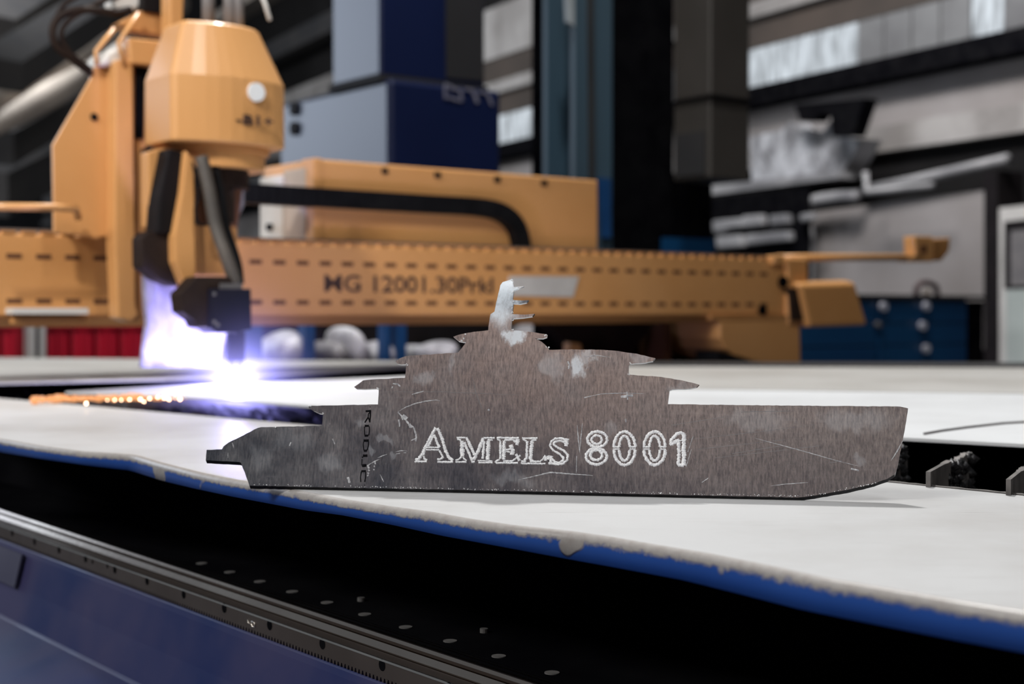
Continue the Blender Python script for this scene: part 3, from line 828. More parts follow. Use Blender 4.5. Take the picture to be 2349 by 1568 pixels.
loft('control_box', [[v + ZV * 0 for v in q], [q[0] + ZV * 0.012 + GY * 0.05, q[1] + ZV * 0.012 + GY * 0.05, q[2] + GY * 0.05 + GX * 0.006, q[3] + GY * 0.05]], M['orange'], br, bevel=0.01)
gface('control_hinge', [(1815, 660), (1842, 660), (1850, 735), (1820, 735)], tcb + 0.02, 0.05, M['brownblack'], br)

# equipment box on top of the bridge
TB = 0.07
bx = empty('equipment_box', G(0.5, TB + 0.1, ZT), 'long orange equipment box with a white end panel riding on top of the bridge', 'box')
pa = gq(722, 364, TB); pb = gq(1372, 414, TB)
sa = st(pa)[0]; sb_ = st(pb)[0]; zA = pa.z
zbx = ZT + 0.012
TBK = min(st(gs(603, 470, sa))[1], TB + 0.6)
gbox('casing', sa, sb_, TB, TBK, zbx, zA, M['orange'], bx, bevel=0.006)
gbox('corner_post', sa - 0.006, sa + 0.02, TB - 0.004, TB + 0.06, zbx, zA + 0.002, M['orange'], bx, bevel=0.003)
L_ = TBK - TB
gbox('end_panel', sa - 0.010, sa, TB + L_ * 0.56, TBK, zbx + 0.004, zA - 0.03, M['white'], bx, bevel=0.003)
gbox('end_panel', sa - 0.008, sa, TB + L_ * 0.12, TB + L_ * 0.54, zbx + 0.004, zA - 0.02, M['panelgrey'], bx, bevel=0.003)
cyl('key_switch', gs(622, 521, sa - 0.012), -GX, 0.010, 0.012, M['black'], bx)
for x in (884, 1005, 1142, 1250):
    gface('lid_catch', [(x - 6, 381 + (x - 722) * 0.077 - 8), (x + 6, 381 + (x - 722) * 0.077 - 8), (x + 6, 381 + (x - 722) * 0.077 + 4), (x - 6, 381 + (x - 722) * 0.077 + 4)],
          TB - 0.006, 0.006, M['brownblack'], bx)

# energy chain
ec = empty('energy_chain', G(0.9, 0.02, ZT), 'black energy chain curving down onto the bridge in front of the equipment box', 'cable chain')
path = []
top = [(556, 441), (700, 450), (850, 459), (1000, 468), (1100, 474), (1150, 484), (1180, 503), (1197, 530), (1205, 572)]
cpts = curvepts([gq(x, y, 0.035) for x, y in top], 96)
# resample uniform
acc = [0]
for a, b_ in zip(cpts, cpts[1:]):
    acc.append(acc[-1] + (b_ - a).length)
pitch = 0.024; nl = int(acc[-1] / pitch)


def at(sv):
    for i in range(len(acc) - 1):
        if acc[i + 1] >= sv:
            f_ = (sv - acc[i]) / max(1e-9, acc[i + 1] - acc[i]); return cpts[i].lerp(cpts[i + 1], f_)
    return cpts[-1]


hh = 0.0245
for i in range(nl):
    a = at(i * pitch); b_ = at((i + 1) * pitch); dv = (b_ - a).normalized(); nv = dv.cross(GY).normalized()
    if nv.z < 0:
        nv = -nv
    a = a - dv * 0.001; b_ = b_ + dv * 0.003
    prism('chain_link', [a + nv * hh, b_ + nv * hh, b_ - nv * hh, a - nv * hh], GY * (0.055 if i % 2 else 0.050), M['rubber'], ec, bevel=0.0)
gface('chain_bracket', [(540, 425), (560, 420), (560, 470), (545, 500), (532, 500)], 0.03, 0.05, M['capgrey'], ec)

# ================================================================== CARRIAGE with torch
cr = empty('torch_carriage', G(-0.55, -0.2, ZBB), 'orange torch carriage with faceted drive housing mounted on the bridge', 'machine')
tp = -0.10
gface('carriage_plate', [(122, 332), (208, 182), (216, 152), (296, 150), (306, 200), (306, 534), (262, 540), (210, 545), (178, 538), (125, 532)], tp, 0.012, M['orange'], cr, bevel=0.002)
gface('plate_backing', [(150, 340), (225, 200), (296, 160), (300, 530), (180, 530)], tp + 0.012, 0.08, M['orange_shade'], cr)
gface('plate_fold', [(255, 262), (262, 262), (262, 530), (255, 530)], tp - 0.004, 0.004, M['orange_shade'], cr)
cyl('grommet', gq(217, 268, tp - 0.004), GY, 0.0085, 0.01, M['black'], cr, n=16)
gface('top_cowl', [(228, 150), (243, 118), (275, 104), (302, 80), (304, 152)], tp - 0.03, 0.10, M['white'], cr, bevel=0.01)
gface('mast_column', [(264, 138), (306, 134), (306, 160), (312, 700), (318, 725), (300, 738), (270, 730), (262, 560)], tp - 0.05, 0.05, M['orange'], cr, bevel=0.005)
gface('mast_guide', [(307, 150), (334, 150), (334, 560), (322, 735), (312, 735)], tp - 0.03, 0.03, M['orange_shade'], cr)
gface('mast_slit', [(311, 152), (345, 156), (332, 210), (330, 318), (311, 318)], tp - 0.036, 0.005, M['void'], cr)
gface('slide_rod', [(331, 340), (342, 340), (344, 520), (334, 520)], tp - 0.07, 0.02, M['brownblack'], cr)
gface('cross_tie', [(296, 86), (392, 96), (396, 140), (385, 152), (300, 146)], tp - 0.06, 0.05, M['orange'], cr, bevel=0.004)
gface('upper_tie', [(272, 52), (325, 24), (392, 32), (388, 84), (300, 70)], tp - 0.02, 0.05, M['orange_shade'], cr, bevel=0.004)
gface('post', [(390, -60), (424, -60), (420, 60), (400, 90), (390, 90)], tp - 0.12, 0.05, M['orange'], cr, bevel=0.004)
gface('motor_block', [(330, -60), (392, -60), (392, 32), (330, 24)], tp - 0.03, 0.10, M['black'], cr)
tube('guard_bar', [gq(222, 150, tp - 0.02), gq(220, 118, tp - 0.02), gq(262, 66, tp - 0.02)], 0.0055, M['orange'], cr, n=8)
tube('guard_bar', [gq(286, 152, tp - 0.05), gq(272, 98, tp - 0.05), gq(318, 30, tp - 0.05)], 0.0055, M['orange'], cr, n=8)
tube('hand_rail', [gq(-60, 474, tp - 0.06), gq(120, 475, tp - 0.06), gq(174, 478, tp - 0.05), gq(180, 500, tp - 0.03)], 0.0085, M['orange'], cr, n=8)
for pts_, r_ in (([(208, 165), (170, 135), (128, 105), (122, 60), (150, 30), (205, 22), (262, 30), (300, 22)], 0.009),
                 ([(206, 158), (160, 120), (140, 80), (160, 45), (215, 12), (270, -10)], 0.006),
                 ([(210, 172), (165, 140), (118, 90), (140, 20), (200, -20)], 0.005)):
    tube('cable_loop', curvepts([gq(x, y, tp - 0.0) for x, y in pts_], 32), r_, M['brownblack'], cr, n=8)
gface('cable_gland', [(258, -20), (330, -20), (330, 15), (300, 30), (262, 18)], tp, 0.06, M['white'], cr, bevel=0.01)
gface('foot_ledge', [(30, 706), (203, 706), (203, 720), (30, 720)], -0.05, 0.05, M['white'], cr)
gface('foot_bar', [(32, 728), (205, 728), (205, 742), (32, 742)], -0.03, 0.03, M['orange_shade'], cr)

# faceted housing
Bc = P(397, 240, 2.90); Ac = P(331, 240, 3.15)
sB, tB_ = st(Bc); 
tA = tB_ + 0.26
W_ = 0.272


LD_ = st(gs(331, 240, sB))[1] - tB_


def plan(scale=1.0, ds=0.0, dt=0.0, drop=None):
    pts = [(0, LD_), (0, 0.05), (0.0, 0.012), (0.010, 0.0)]
    for k in range(1, 9):
        u = k / 9.0
        pts.append((0.010 + (W_ - 0.03) * u, -0.030 * math.sin(math.pi * u) + 0.0))
    pts += [(W_ - 0.02, 0.004), (W_ - 0.004, 0.022), (W_, 0.05), (W_, LD_)]
    cs, ct = W_ / 2, LD_ / 2
    return [((a - cs) * scale + cs + ds, (b - ct) * scale + ct + dt) for a, b in pts]


zsh = P(397, 167, 2.90).z; zbo = P(397, 320, 2.90).z; zto = P(500, 46, 2.95).z


def ring(pl, z):
    return [G(sB + a, tB_ + b, z) for a, b in pl]


loft('housing', [ring(plan(), zbo), ring(plan(), zsh), ring(plan(0.68, -0.010, 0.0), zto - 0.006), ring(plan(0.62, -0.010, 0.0), zto)], M['orange'], cr, bevel=0.004)
hc = (sB + W_ / 2 + 0.004, tB_ + 0.112)
cyl('ring_flange', G(hc[0], hc[1], zbo - 0.012), ZV, 0.124, 0.012, M['orange_shade'], cr, n=48, smooth=False)
cyl('ring_collar', G(hc[0], hc[1], zbo - 0.046), ZV, 0.114, 0.034, M['orange'], cr, n=48)
cyl('rotary_hub', G(hc[0] + 0.005, hc[1], zbo - 0.085), ZV, 0.075, 0.05, M['brownblack'], cr, n=32)
# badge and lettering on the housing front (front plane near t = tB_-0.03)
tfr = tB_ - 0.031
cyl('round_badge', gq(585, 212, tfr + 0.006) , -GY, 0.0195, 0.008, M['sticker'], cr, n=28)
pa = gq(541, 284, tfr + 0.002); pb = gq(626, 290, tfr + 0.002)
text_obj('lettering', '-B1+', pa, GX, ZV, (pb - pa).dot(GX), 0.021, M['ink'], cr, 0.004, extra_bold=0.015)
for (x, y) in ((560, 78), (556, 100), (552, 112)):
    gface('small_mark', [(x - 7, y - 5), (x + 4, y - 6), (x + 6, y + 4), (x - 5, y + 5)], tB_ + 0.02 - (y - 60) * 0.0004, 0.01, M['ink'], cr)
for (x, r_) in ((478, 0.014), (528, 0.015), (548, 0.011)):
    q_ = P(x, 60, 3.05)
    cyl('spindle', (q_.x, q_.y, zto - 0.01), ZV, r_, 0.14, M['capgrey'], cr, n=16, smooth=True)
tube('loose_wire', [P(592, -30, 3.1), P(608, 10, 3.1), P(619, 46, 3.1)], 0.005, M['white'], cr, n=6)

# arm under the housing
ARC0 = onZ(541, 886, ZB)
tArc = st(ARC0)[1]
ta = tArc + 0.09
gface('swing_arm', [(388, 340), (424, 350), (424, 420), (405, 535), (360, 535), (366, 450)], ta - 0.03, 0.06, M['black'], cr, bevel=0.004)
gface('side_bracket', [(340, 348), (388, 335), (378, 400), (360, 470), (352, 520), (342, 520)], ta + 0.02, 0.04, M['orange'], cr, bevel=0.003)
gface('torch_arm', [(428, 345), (446, 370), (447, 500), (450, 628), (440, 640), (425, 658), (402, 600), (400, 540), (418, 440)], ta - 0.05, 0.05, M['orange'], cr, bevel=0.003)
gface('torch_arm_web', [(447, 515), (545, 520), (545, 632), (449, 632)], ta - 0.02, 0.04, M['orange_shade'], cr, bevel=0.003)
gface('pivot_block', [(500, 415), (540, 415), (540, 512), (500, 512)], ta - 0.01, 0.05, M['brownblack'], cr, bevel=0.003)
gface('pivot_web', [(455, 370), (500, 372), (505, 415), (540, 415), (540, 372), (600, 370), (560, 400), (545, 520), (470, 510), (455, 440)], ta + 0.04, 0.03, M['slot'], cr)
gface('shield_clamp', [(338, 530), (410, 528), (404, 560), (404, 600), (416, 650), (414, 656), (396, 655), (360, 640), (325, 612), (324, 545)], ta - 0.02, 0.05, M['brownblack'], cr, bevel=0.004)
hp = curvepts([gq(462, 360, ta - 0.06), gq(478, 430, ta - 0.07), gq(494, 515, ta - 0.08), gq(520, 590, ta - 0.10), gq(540, 650, ta - 0.10)], 40)
tube('torch_hose', hp, 0.0138, M['hose'], cr, n=16)
hp2 = curvepts([gq(490, 360, ta - 0.03), gq(508, 450, ta - 0.04), gq(520, 520, ta - 0.05), gq(545, 600, ta - 0.06), gq(552, 650, ta - 0.07)], 40)
tube('torch_hose', hp2, 0.008, M['rubber'], cr, n=12)
tube('thin_cable', curvepts([gq(442, 372, ta - 0.06), gq(455, 440, ta - 0.07), gq(448, 480, ta - 0.07), gq(455, 512, ta - 0.07), gq(480, 515, ta - 0.06)], 24), 0.003, M['rubber'], cr, n=8)
tt = tArc - 0.035
gface('torch_block', [(484, 662), (576, 662), (578, 755), (553, 760), (553, 764), (500, 764), (484, 752)], tt, 0.07, M['navy_block'], cr, bevel=0.003)
gface('torch_block_wing', [(413, 674), (450, 634), (540, 634), (540, 662), (484, 664), (484, 752), (454, 752), (446, 735), (418, 715)], tt + 0.015, 0.05, M['brownblack'], cr, bevel=0.003)
gface('hose_fitting', [(506, 650), (556, 650), (556, 664), (506, 664)], tt + 0.01, 0.03, M['capgrey'], cr)
for (x, y) in ((492, 674), (492, 738), (500, 745)):
    cyl('block_screw', gq(x, y, tt - 0.001), GY, 0.004, 0.003, M['capgrey'], cr, n=10)
tq = gq(541, 760, tArc)
ARC = onZ(541, 886, ZB)
zq = gq(541, 840, tArc).z
bodyx = Vector((ARC.x, ARC.y, 0))
cyl('torch_body', (bodyx.x, bodyx.y, zq + 0.012), ZV, 0.0195, tq.z - zq - 0.012, M['navy_block'], cr, n=32)
cyl('nozzle', (bodyx.x, bodyx.y, ZB + 0.030), ZV, 0.006, zq + 0.012 - ZB - 0.030, M['navy_block'], cr, n=32, r2=0.017)
ARC = Vector((bodyx.x, bodyx.y, ZB + 0.006))
# hanging shield sheet behind the torch
ts = ta + 0.055
rows = [(560, 330, 400), (610, 328, 414), (650, 329, 418), (700, 330, 440), (742, 332, 500), (766, 326, 520), (800, 322, 515), (842, 318, 510)]
vs = []; fs = []
nx = 14
for j, (y, xa, xb) in enumerate(rows):
    for i in range(nx + 1):
        x = xa + (xb - xa) * i / nx
        p = gq(x, y, ts) + GY * (0.006 * math.sin(i * 1.1 + j * 0.6) + 0.004 * math.sin(i * 2.3 + j))
        vs.append(p)
nr = len(rows)
for j in range(nr - 1):
    for i in range(nx):
        a = j * (nx + 1) + i
        fs.append((a, a + 1, a + nx + 2, a + nx + 1))
sh = mesh_obj('shield_sheet', vs, fs, M['curtain'], cr, smooth=True)
so = sh.modifiers.new('th', 'SOLIDIFY'); so.thickness = 0.0015

# ================================================================== plasma arc (gives off light)
em = bpy.data.materials.new('plasma_light'); em.use_nodes = True
nt2 = em.node_tree; nt2.nodes.clear()
e1 = nt2.nodes.new('ShaderNodeEmission'); e1.inputs[0].default_value = (0.80, 0.82, 1.0, 1); e1.inputs[1].default_value = 120
o1 = nt2.nodes.new('ShaderNodeOutputMaterial'); nt2.links.new(e1.outputs[0], o1.inputs[0])
pa_ = empty('plasma_arc', ARC, 'blinding white-violet plasma arc under the torch nozzle', 'plasma arc')
bpy.ops.mesh.primitive_ico_sphere_add(subdivisions=2, radius=0.0065, location=(0, 0, 0))
ic = bpy.context.object; ic.name = 'arc_core'; ic.data.materials.append(em); ic.parent = pa_; ic.location = (0, 0, 0.004)
vm = bpy.data.materials.new('arc_halo_glow'); vm.use_nodes = True  # halo around the arc put in as an emissive sphere
n_ = vm.node_tree; n_.nodes.clear()
tcn = n_.nodes.new('ShaderNodeTexCoord'); ln = n_.nodes.new('ShaderNodeVectorMath'); ln.operation = 'LENGTH'
n_.links.new(tcn.outputs['Object'], ln.inputs[0])
GR = 0.24
f1 = n_.nodes.new('ShaderNodeMapRange'); f1.inputs[1].default_value = 0; f1.inputs[2].default_value = GR; f1.inputs[3].default_value = 1; f1.inputs[4].default_value = 0
n_.links.new(ln.outputs['Value'], f1.inputs[0])
pw = n_.nodes.new('ShaderNodeMath'); pw.operation = 'POWER'; pw.inputs[1].default_value = 2.0; n_.links.new(f1.outputs[0], pw.inputs[0])
sq = n_.nodes.new('ShaderNodeMath'); sq.operation = 'MULTIPLY'; n_.links.new(ln.outputs['Value'], sq.inputs[0]); n_.links.new(ln.outputs['Value'], sq.inputs[1])
ad = n_.nodes.new('ShaderNodeMath'); ad.operation = 'ADD'; ad.inputs[1].default_value = 0.00035; n_.links.new(sq.outputs[0], ad.inputs[0])
dv_ = n_.nodes.new('ShaderNodeMath'); dv_.operation = 'DIVIDE'; n_.links.new(pw.outputs[0], dv_.inputs[0]); n_.links.new(ad.outputs[0], dv_.inputs[1])
gl = n_.nodes.new('ShaderNodeMath'); gl.operation = 'MULTIPLY'; gl.inputs[1].default_value = 0.10; n_.links.new(dv_.outputs[0], gl.inputs[0])
evn = n_.nodes.new('ShaderNodeEmission'); evn.inputs[0].default_value = (0.36, 0.34, 1.0, 1); n_.links.new(gl.outputs[0], evn.inputs[1])
on = n_.nodes.new('ShaderNodeOutputMaterial'); n_.links.new(evn.outputs[0], on.inputs['Volume'])
bpy.ops.mesh.primitive_uv_sphere_add(segments=24, ring_count=16, radius=GR, location=(0, 0, 0))
gv = bpy.context.object; gv.name = 'arc_halo'; gv.data.materials.append(vm); gv.parent = pa_
# keep only the part of the halo above the sheet level free to spread below through the cut
pl = bpy.data.lights.new('arc_light', 'POINT'); pl.energy = 17.0; pl.color = (0.50, 0.47, 1.0); pl.shadow_soft_size = 0.01
po = bpy.data.objects.new('arc_light', pl); COL.objects.link(po); po.location = ARC + Vector((0.0, 0.0, 0.010))

# ================================================================== CUTTING TABLE
front_top = [(-160, 985), (0, 1007), (89, 1023), (179, 1035), (250, 1039), (302, 1043), (358, 1060), (447, 1083), (507, 1096), (566, 1106), (641, 1119), (706, 1131),
             (783, 1146), (879, 1161), (975, 1174), (1070, 1191), (1166, 1205), (1300, 1219), (1389, 1232), (1479, 1248), (1613, 1270), (1747, 1297),
             (1880, 1326), (2059, 1356), (2193, 1380), (2349, 1404), (2560, 1440)]
front_bot = [(-160, 1004), (0, 1036), (89, 1051), (209, 1068), (298, 1078), (372, 1102), (447, 1120), (536, 1139), (626, 1156), (700, 1170), (783, 1172 + 9),
             (898, 1203), (1013, 1228), (1166, 1256), (1300, 1281), (1434, 1305), (1568, 1330), (1702, 1363), (1836, 1397), (2015, 1433), (2193, 1468), (2349, 1497), (2560, 1540)]


def interp(tab, x):
    for (a, b) in zip(tab, tab[1:]):
        if a[0] <= x <= b[0]:
            return a[1] + (b[1] - a[1]) * (x - a[0]) / (b[0] - a[0])
    return tab[-1][1]


def back_y(x):
    return 913 + (x - 0) * 0.0868 if x < 737 else 977 + (x - 737) * 0.099


ct = empty('cutting_table', Vector((0.1, 1.6, 0.0)), 'cutting table with worn grey deck and chipped blue rim carrying the ship plate', 'table')
# deck strip mesh with rounded front arris and a rim
N = 150
vs = []; fs = []; eh = []
prof_n = 9
prev_t = None
for i in range(N + 1):
    x = -160 + (2560 + 160) * i / N
    yt = interp(front_top, x)
    T = onZ(x, yt, ZP)
    dth = (T - CAM).dot(FW)
    zb = CAMZ + (715 - interp(front_bot, x)) / F * dth * 1.0
    Bk = onZ(x, back_y(x), ZP)
    # inward direction: from edge to back edge
    inn = (GX * 1.0).normalized()
    r = 0.006
    zb = min(zb, ZP - 0.012)
    col_pts = [(Bk, None), (T + inn * 0.05, None), (T + inn * r * 1.2, None)]
    ring_ = [Bk, T + inn * 0.04, T + inn * 0.012]
    hts = [2.0, 2.0, 1.5]
    for k in range(5):
        a = (k / 4.0) * math.pi / 2
        ring_.append(T + inn * (r - r * math.sin(a)) + ZV * (-(r - r * math.cos(a)) ))
        hts.append(1.25 - 0.35 * k / 4.0)
    ring_.append(Vector((T.x, T.y, zb)))
    hts.append(0.0)
    ring_.append(Vector((T.x, T.y, zb)) + inn * 0.05)
    hts.append(0.0)
    vs += ring_; eh += hts
R_ = len(ring_)
for i in range(N):
    for k in range(R_ - 1):
        fs.append((i * R_ + k, i * R_ + k + 1, (i + 1) * R_ + k + 1, (i + 1) * R_ + k))
deck = mesh_obj('deck', vs, fs, M['deck'], ct, smooth=False)
me = deck.data
at_ = me.attributes.new('edgeh', 'FLOAT', 'POINT')
for i, v in enumerate(eh):
    at_.data[i].value = v
me.materials.append(M['rim'])
for p in me.polygons:
    k = min(v % R_ for v in p.vertices)
    if k >= 3:
        p.material_index = 1
    if k >= 2 and k < 8:
        p.use_smooth = True
# deck back edge thickness
bk_poly = [onZ(x, back_y(x), ZP) for x in (-160, 200, 737, 1300, 2030, 2349, 2560)]
vs = []; fs = []
for p in bk_poly:
    vs += [p, p - ZV * 0.006]
for i in range(len(bk_poly) - 1):
    fs.append((2 * i, 2 * i + 1, 2 * i + 3, 2 * i + 2))
mesh_obj('deck_lip', vs, fs, M['slat'], ct)
# inner lit ledge right behind the deck edge (weld bead line)
wbp = [onZ(x, back_y(x) - 2.0, ZP + 0.0006) for x in range(1990, 2420, 16)]
tube('weld_bead', wbp, 0.0012, M['slat'], ct, n=6, radii=[0.0008 + 0.0008 * random.random() for _ in wbp])
# pit walls and added under-table panel, the shade inside put into their black
pit = []
def pt(px, py, z): return onZ(px, py, z)
bp0 = onZ(-160, back_y(-160), ZP); bp1 = onZ(2560, back_y(2560), ZP)
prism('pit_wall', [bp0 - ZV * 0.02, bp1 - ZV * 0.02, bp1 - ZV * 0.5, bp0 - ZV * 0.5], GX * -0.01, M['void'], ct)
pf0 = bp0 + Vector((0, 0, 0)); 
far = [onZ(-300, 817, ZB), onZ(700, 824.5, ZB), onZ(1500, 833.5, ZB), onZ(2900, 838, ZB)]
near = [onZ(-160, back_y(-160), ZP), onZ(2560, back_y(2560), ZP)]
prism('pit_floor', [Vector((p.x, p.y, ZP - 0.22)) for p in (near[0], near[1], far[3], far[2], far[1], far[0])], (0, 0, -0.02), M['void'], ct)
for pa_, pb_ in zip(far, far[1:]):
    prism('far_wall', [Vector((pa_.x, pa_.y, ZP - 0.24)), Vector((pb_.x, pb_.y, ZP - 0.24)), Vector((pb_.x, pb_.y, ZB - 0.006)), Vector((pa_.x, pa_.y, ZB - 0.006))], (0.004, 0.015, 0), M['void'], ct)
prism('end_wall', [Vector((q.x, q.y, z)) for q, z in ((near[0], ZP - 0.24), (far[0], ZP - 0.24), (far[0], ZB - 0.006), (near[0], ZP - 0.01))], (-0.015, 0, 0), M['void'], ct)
e0 = onZ(-160, 985, ZP); e1_ = onZ(2560, 1440, ZP)
gdir = (e1_ - e0).normalized(); inn_ = Vector((-gdir.y, gdir.x, 0))
if inn_.dot(GX) < 0:
    inn_ = -inn_
cs0 = e0 + inn_ * 0.30 - gdir * 1.2; cs1 = e1_ + inn_ * 0.30 + gdir * 0.5
prism('under_shade_panel', [Vector((cs0.x, cs0.y, 0)), Vector((cs1.x, cs1.y, 0)), Vector((cs1.x, cs1.y, ZP - 0.03)), Vector((cs0.x, cs0.y, ZP - 0.03))], inn_ * 0.02, M['void'], ct)

# slats
d_s = (onZ(2223, 1029, ZB) - onZ(2128, 1081, ZB)).normalized()
p1 = onZ(2129, 1117, ZP); p2 = onZ(2313, 1136, ZP); step = (p2 - p1)


LS = (onZ(2226, 1029, ZB) - onZ(2128, 1081, ZB)).length


def slat(base, first=False, L=LS):
    n = 40; rnd = random.Random(int(base.x * 1000))
    nrm = Vector((-d_s.y, d_s.x, 0)); vs = []; fs = []
    for i in range(n + 1):
        u = i / n; q_ = base + d_s * (L * u)
        top = ZB if u < 0.5 else ZB - 0.004 * rnd.random()
        if u > 0.9:
            top -= 0.010 * (u - 0.9) * 10 * rnd.random()
        for sx_ in (-0.0022, 0.0022):
            w_ = sx_ * (1 + (0.7 * rnd.random() if u > 0.3 else 0))
            vs.append(Vector((q_.x, q_.y, top)) + nrm * w_); vs.append(Vector((q_.x, q_.y, ZP - 0.12)) + nrm * w_)
    for i in range(n):
        a = 4 * i; b = a + 4
        fs += [(a, a + 2, b + 2, b), (a, b, b + 1, a + 1), (a + 2, a + 3, b + 3, b + 2)]
    fs += [(0, 1, 3, 2), (4 * n, 4 * n + 2, 4 * n + 3, 4 * n + 1)]
    sl_ = mesh_obj('slat', vs, fs, M['slat'], ct)
    # clotted dross on its flank
    vs = []; fs = []
    for k in range(90):
        u = 0.38 + 0.60 * rnd.random() ** 0.9; c = base + d_s * (L * u); zc_ = ZB - 0.003 - 0.07 * rnd.random() * (0.3 + u)
        rr = 0.003 + 0.005 * rnd.random()
        c = Vector((c.x, c.y, zc_)) + nrm * (-0.003)
        o_ = len(vs)
        for dx, dy, dz in ((1, 0, 0), (-1, 0, 0), (0, 1, 0), (0, -1, 0), (0, 0, 1), (0, 0, -1)):
            f_ = rr * (0.6 + 0.8 * rnd.random())
            vs.append(c + Vector((dx, dy, dz)) * f_ * (1.15 if dz else 1))
        for a, b, c_ in ((0, 2, 4), (2, 1, 4), (1, 3, 4), (3, 0, 4), (2, 0, 5), (1, 2, 5), (3, 1, 5), (0, 3, 5)):
            fs.append((o_ + a, o_ + b, o_ + c_))
    stuff(mesh_obj('dross', vs, fs, M['dross'], sl_, smooth=True))


for k in (-2, -1, 0, 1, 2):
    b_ = p1 + step * k
    slat(Vector((b_.x, b_.y, 0)))

# the sheets lying on the slats
def sheet(name, pts, z, th, m, label, cat='metal sheet'):
    poly = [onZ(x, y, z) for x, y in pts]
    o = prism(name, poly, (0, 0, -th), m, None)
    return tag(o, label, cat)


sheet('steel_sheet', [(150, 898), (300, 902), (440, 909), (706, 929), (1200, 957), (1700, 984), (2073, 1003), (2349, 1018), (2800, 1040), (2800, 880), (2349, 872),
                      (1500, 850), (1100, 853), (930, 863), (700, 872), (500, 880), (300, 889)], ZB, 0.004, M['sheet'],
      'bright steel sheet being cut, reaching under the ship plate outline from the arc')
sheet('steel_sheet', [(-300, 889), (0, 878), (382, 869), (700, 856), (930, 842), (1420, 836), (1500, 833.5), (-300, 817)], ZB, 0.004, M['sheetdull'],
      'long dull grey sheet lying beyond the dark gap behind the torch')
sheet('steel_sheet', [(1100, 862), (1500, 890), (2000, 897), (2349, 902), (2800, 910), (2800, 838), (2349, 839), (1500, 836.5), (1100, 846)], ZB + 0.0012, 0.001, M['sheetdull'],
      'dull beige-grey sheet strip at the far edge of the bright sheet')
rb = [onZ(x, y, ZB + 0.0016) for x, y in ((2120, 994), (2160, 987), (2220, 979), (2300, 970), (2349, 967), (2420, 962))]
tag(tube('wire_rod', rb, 0.0016, M['capgrey'], n=6), 'thin dark rod lying on the bright sheet beyond the bow', 'rod')
# far trim of table
sheet('table_kerb', [(1180, 833.5), (1500, 836), (2349, 839.5), (2900, 841), (2900, 832), (2349, 831), (1500, 829), (1180, 828)], ZB + 0.006, 0.02, M['darksteel'],
      'dark steel kerb along the far edge of the table', 'kerb')

# glowing slag in the gap
hot = bpy.data.materials.new('hot_slag'); hot.use_nodes = True
hb = hot.node_tree.nodes['Principled BSDF']; hb.inputs['Base Color'].default_value = (0.1, 0.04, 0.02, 1)
hb.inputs['Emission Color'].default_value = (1.0, 0.62, 0.40, 1); hb.inputs['Emission Strength'].default_value = 11.0
warm = bpy.data.materials.new('cooling_slag'); warm.use_nodes = True
hb = warm.node_tree.nodes['Principled BSDF']; hb.inputs['Base Color'].default_value = (0.1, 0.04, 0.02, 1)
hb.inputs['Emission Color'].default_value = (1.0, 0.42, 0.16, 1); hb.inputs['Emission Strength'].default_value = 1.0


def blob(parent, c, r, m, name):
    bm = bmesh.new(); bmesh.ops.create_icosphere(bm, subdivisions=1, radius=r)
    for v in bm.verts:
        v.co *= 0.75 + 0.5 * random.random()
    me = bpy.data.meshes.new(name); bm.to_mesh(me); bm.free()
    o = _link(name, me, m, parent); o.location = c - (ORG[parent.name] if parent else Vector((0, 0, 0)))
    return o


hs = empty('slag_ridge', onZ(300, 915, ZB - 0.01), 'ridge of glowing orange-white slag in the cut edge beside the arc', 'slag')
rid = []
for i in range(40):
    x = 78 + (440 - 78) * i / 39
    rid.append(onZ(x, 916 - 9 * (i / 39) + random.uniform(-2, 2), ZB - 0.006))
tube('ridge', rid, 0.004, warm, hs, n=6, radii=[0.0045 + 0.004 * random.random() for _ in rid])
for (x, y, r) in ((198, 925, 6), (246, 917, 4), (263, 917, 5), (278, 917, 4), (297, 916, 5), (322, 915, 6), (330, 921, 5), (343, 914, 5), (362, 911, 5), (378, 912, 8), (388, 916, 6),
                  (402, 911, 6), (413, 915, 7), (424, 911, 5), (150, 918, 3), (120, 916, 2.5), (108, 914, 2.5), (132, 918, 3), (170, 922, 3), (182, 920, 3)):
    blob(hs, onZ(x, y, ZB - 0.004), r * 0.00042, hot if x > 190 else warm, 'hot_droplet')
# dark slag heap in the near gap at the left
sh_ = []
vs = []; fs = []
for j in range(9):
    for i in range(70):
        x = -100 + i * 13.5
        y = back_y(x) - 46 + j * 6.2
        p = onZ(x, y, ZP - 0.012); p.z = ZP - 0.030 + 0.012 * random.random()
        p.y += 0.05
        vs.append(p)
for j in range(8):
    for i in range(69):
        a = j * 70 + i; fs.append((a, a + 1, a + 71, a + 70))
dh = mesh_obj('slag_bed', vs, fs, M['dross'], ct, smooth=False)
stuff(dh)

# ================================================================== TRACK BEAM with rail and rack
# reference lateral position from a point on the rack's upper edge
q0 = P(900, 1520, 1.30)
s0 = st(q0)[0]; zr = q0.z
TA, TBq = -3.6, 0.6


def rs(px, py, s_):            # height of the photo point on plane s
    return gs(px, py, s_).z


def rz(px, py, z_):
    return st(onZ(px, py, z_))[0]


tkb = empty('track_beam', G(s0, -1.8, 0), 'blue track beam with steel guide rail and toothed rack running under the table rim', 'machine bed')
z_rb = rs(600, 1460, s0)                       # rack bottom
s1 = rz(600, 1399, zr)                         # rear of the ledge on top of the rack
LEN = TBq - TA


def ext(name, prof, m, parent, **k):           # prof list of (s,z), runs along the rails
    return prism(name, [G(a, TA, b) for a, b in prof], GY * LEN, m, parent, **k)


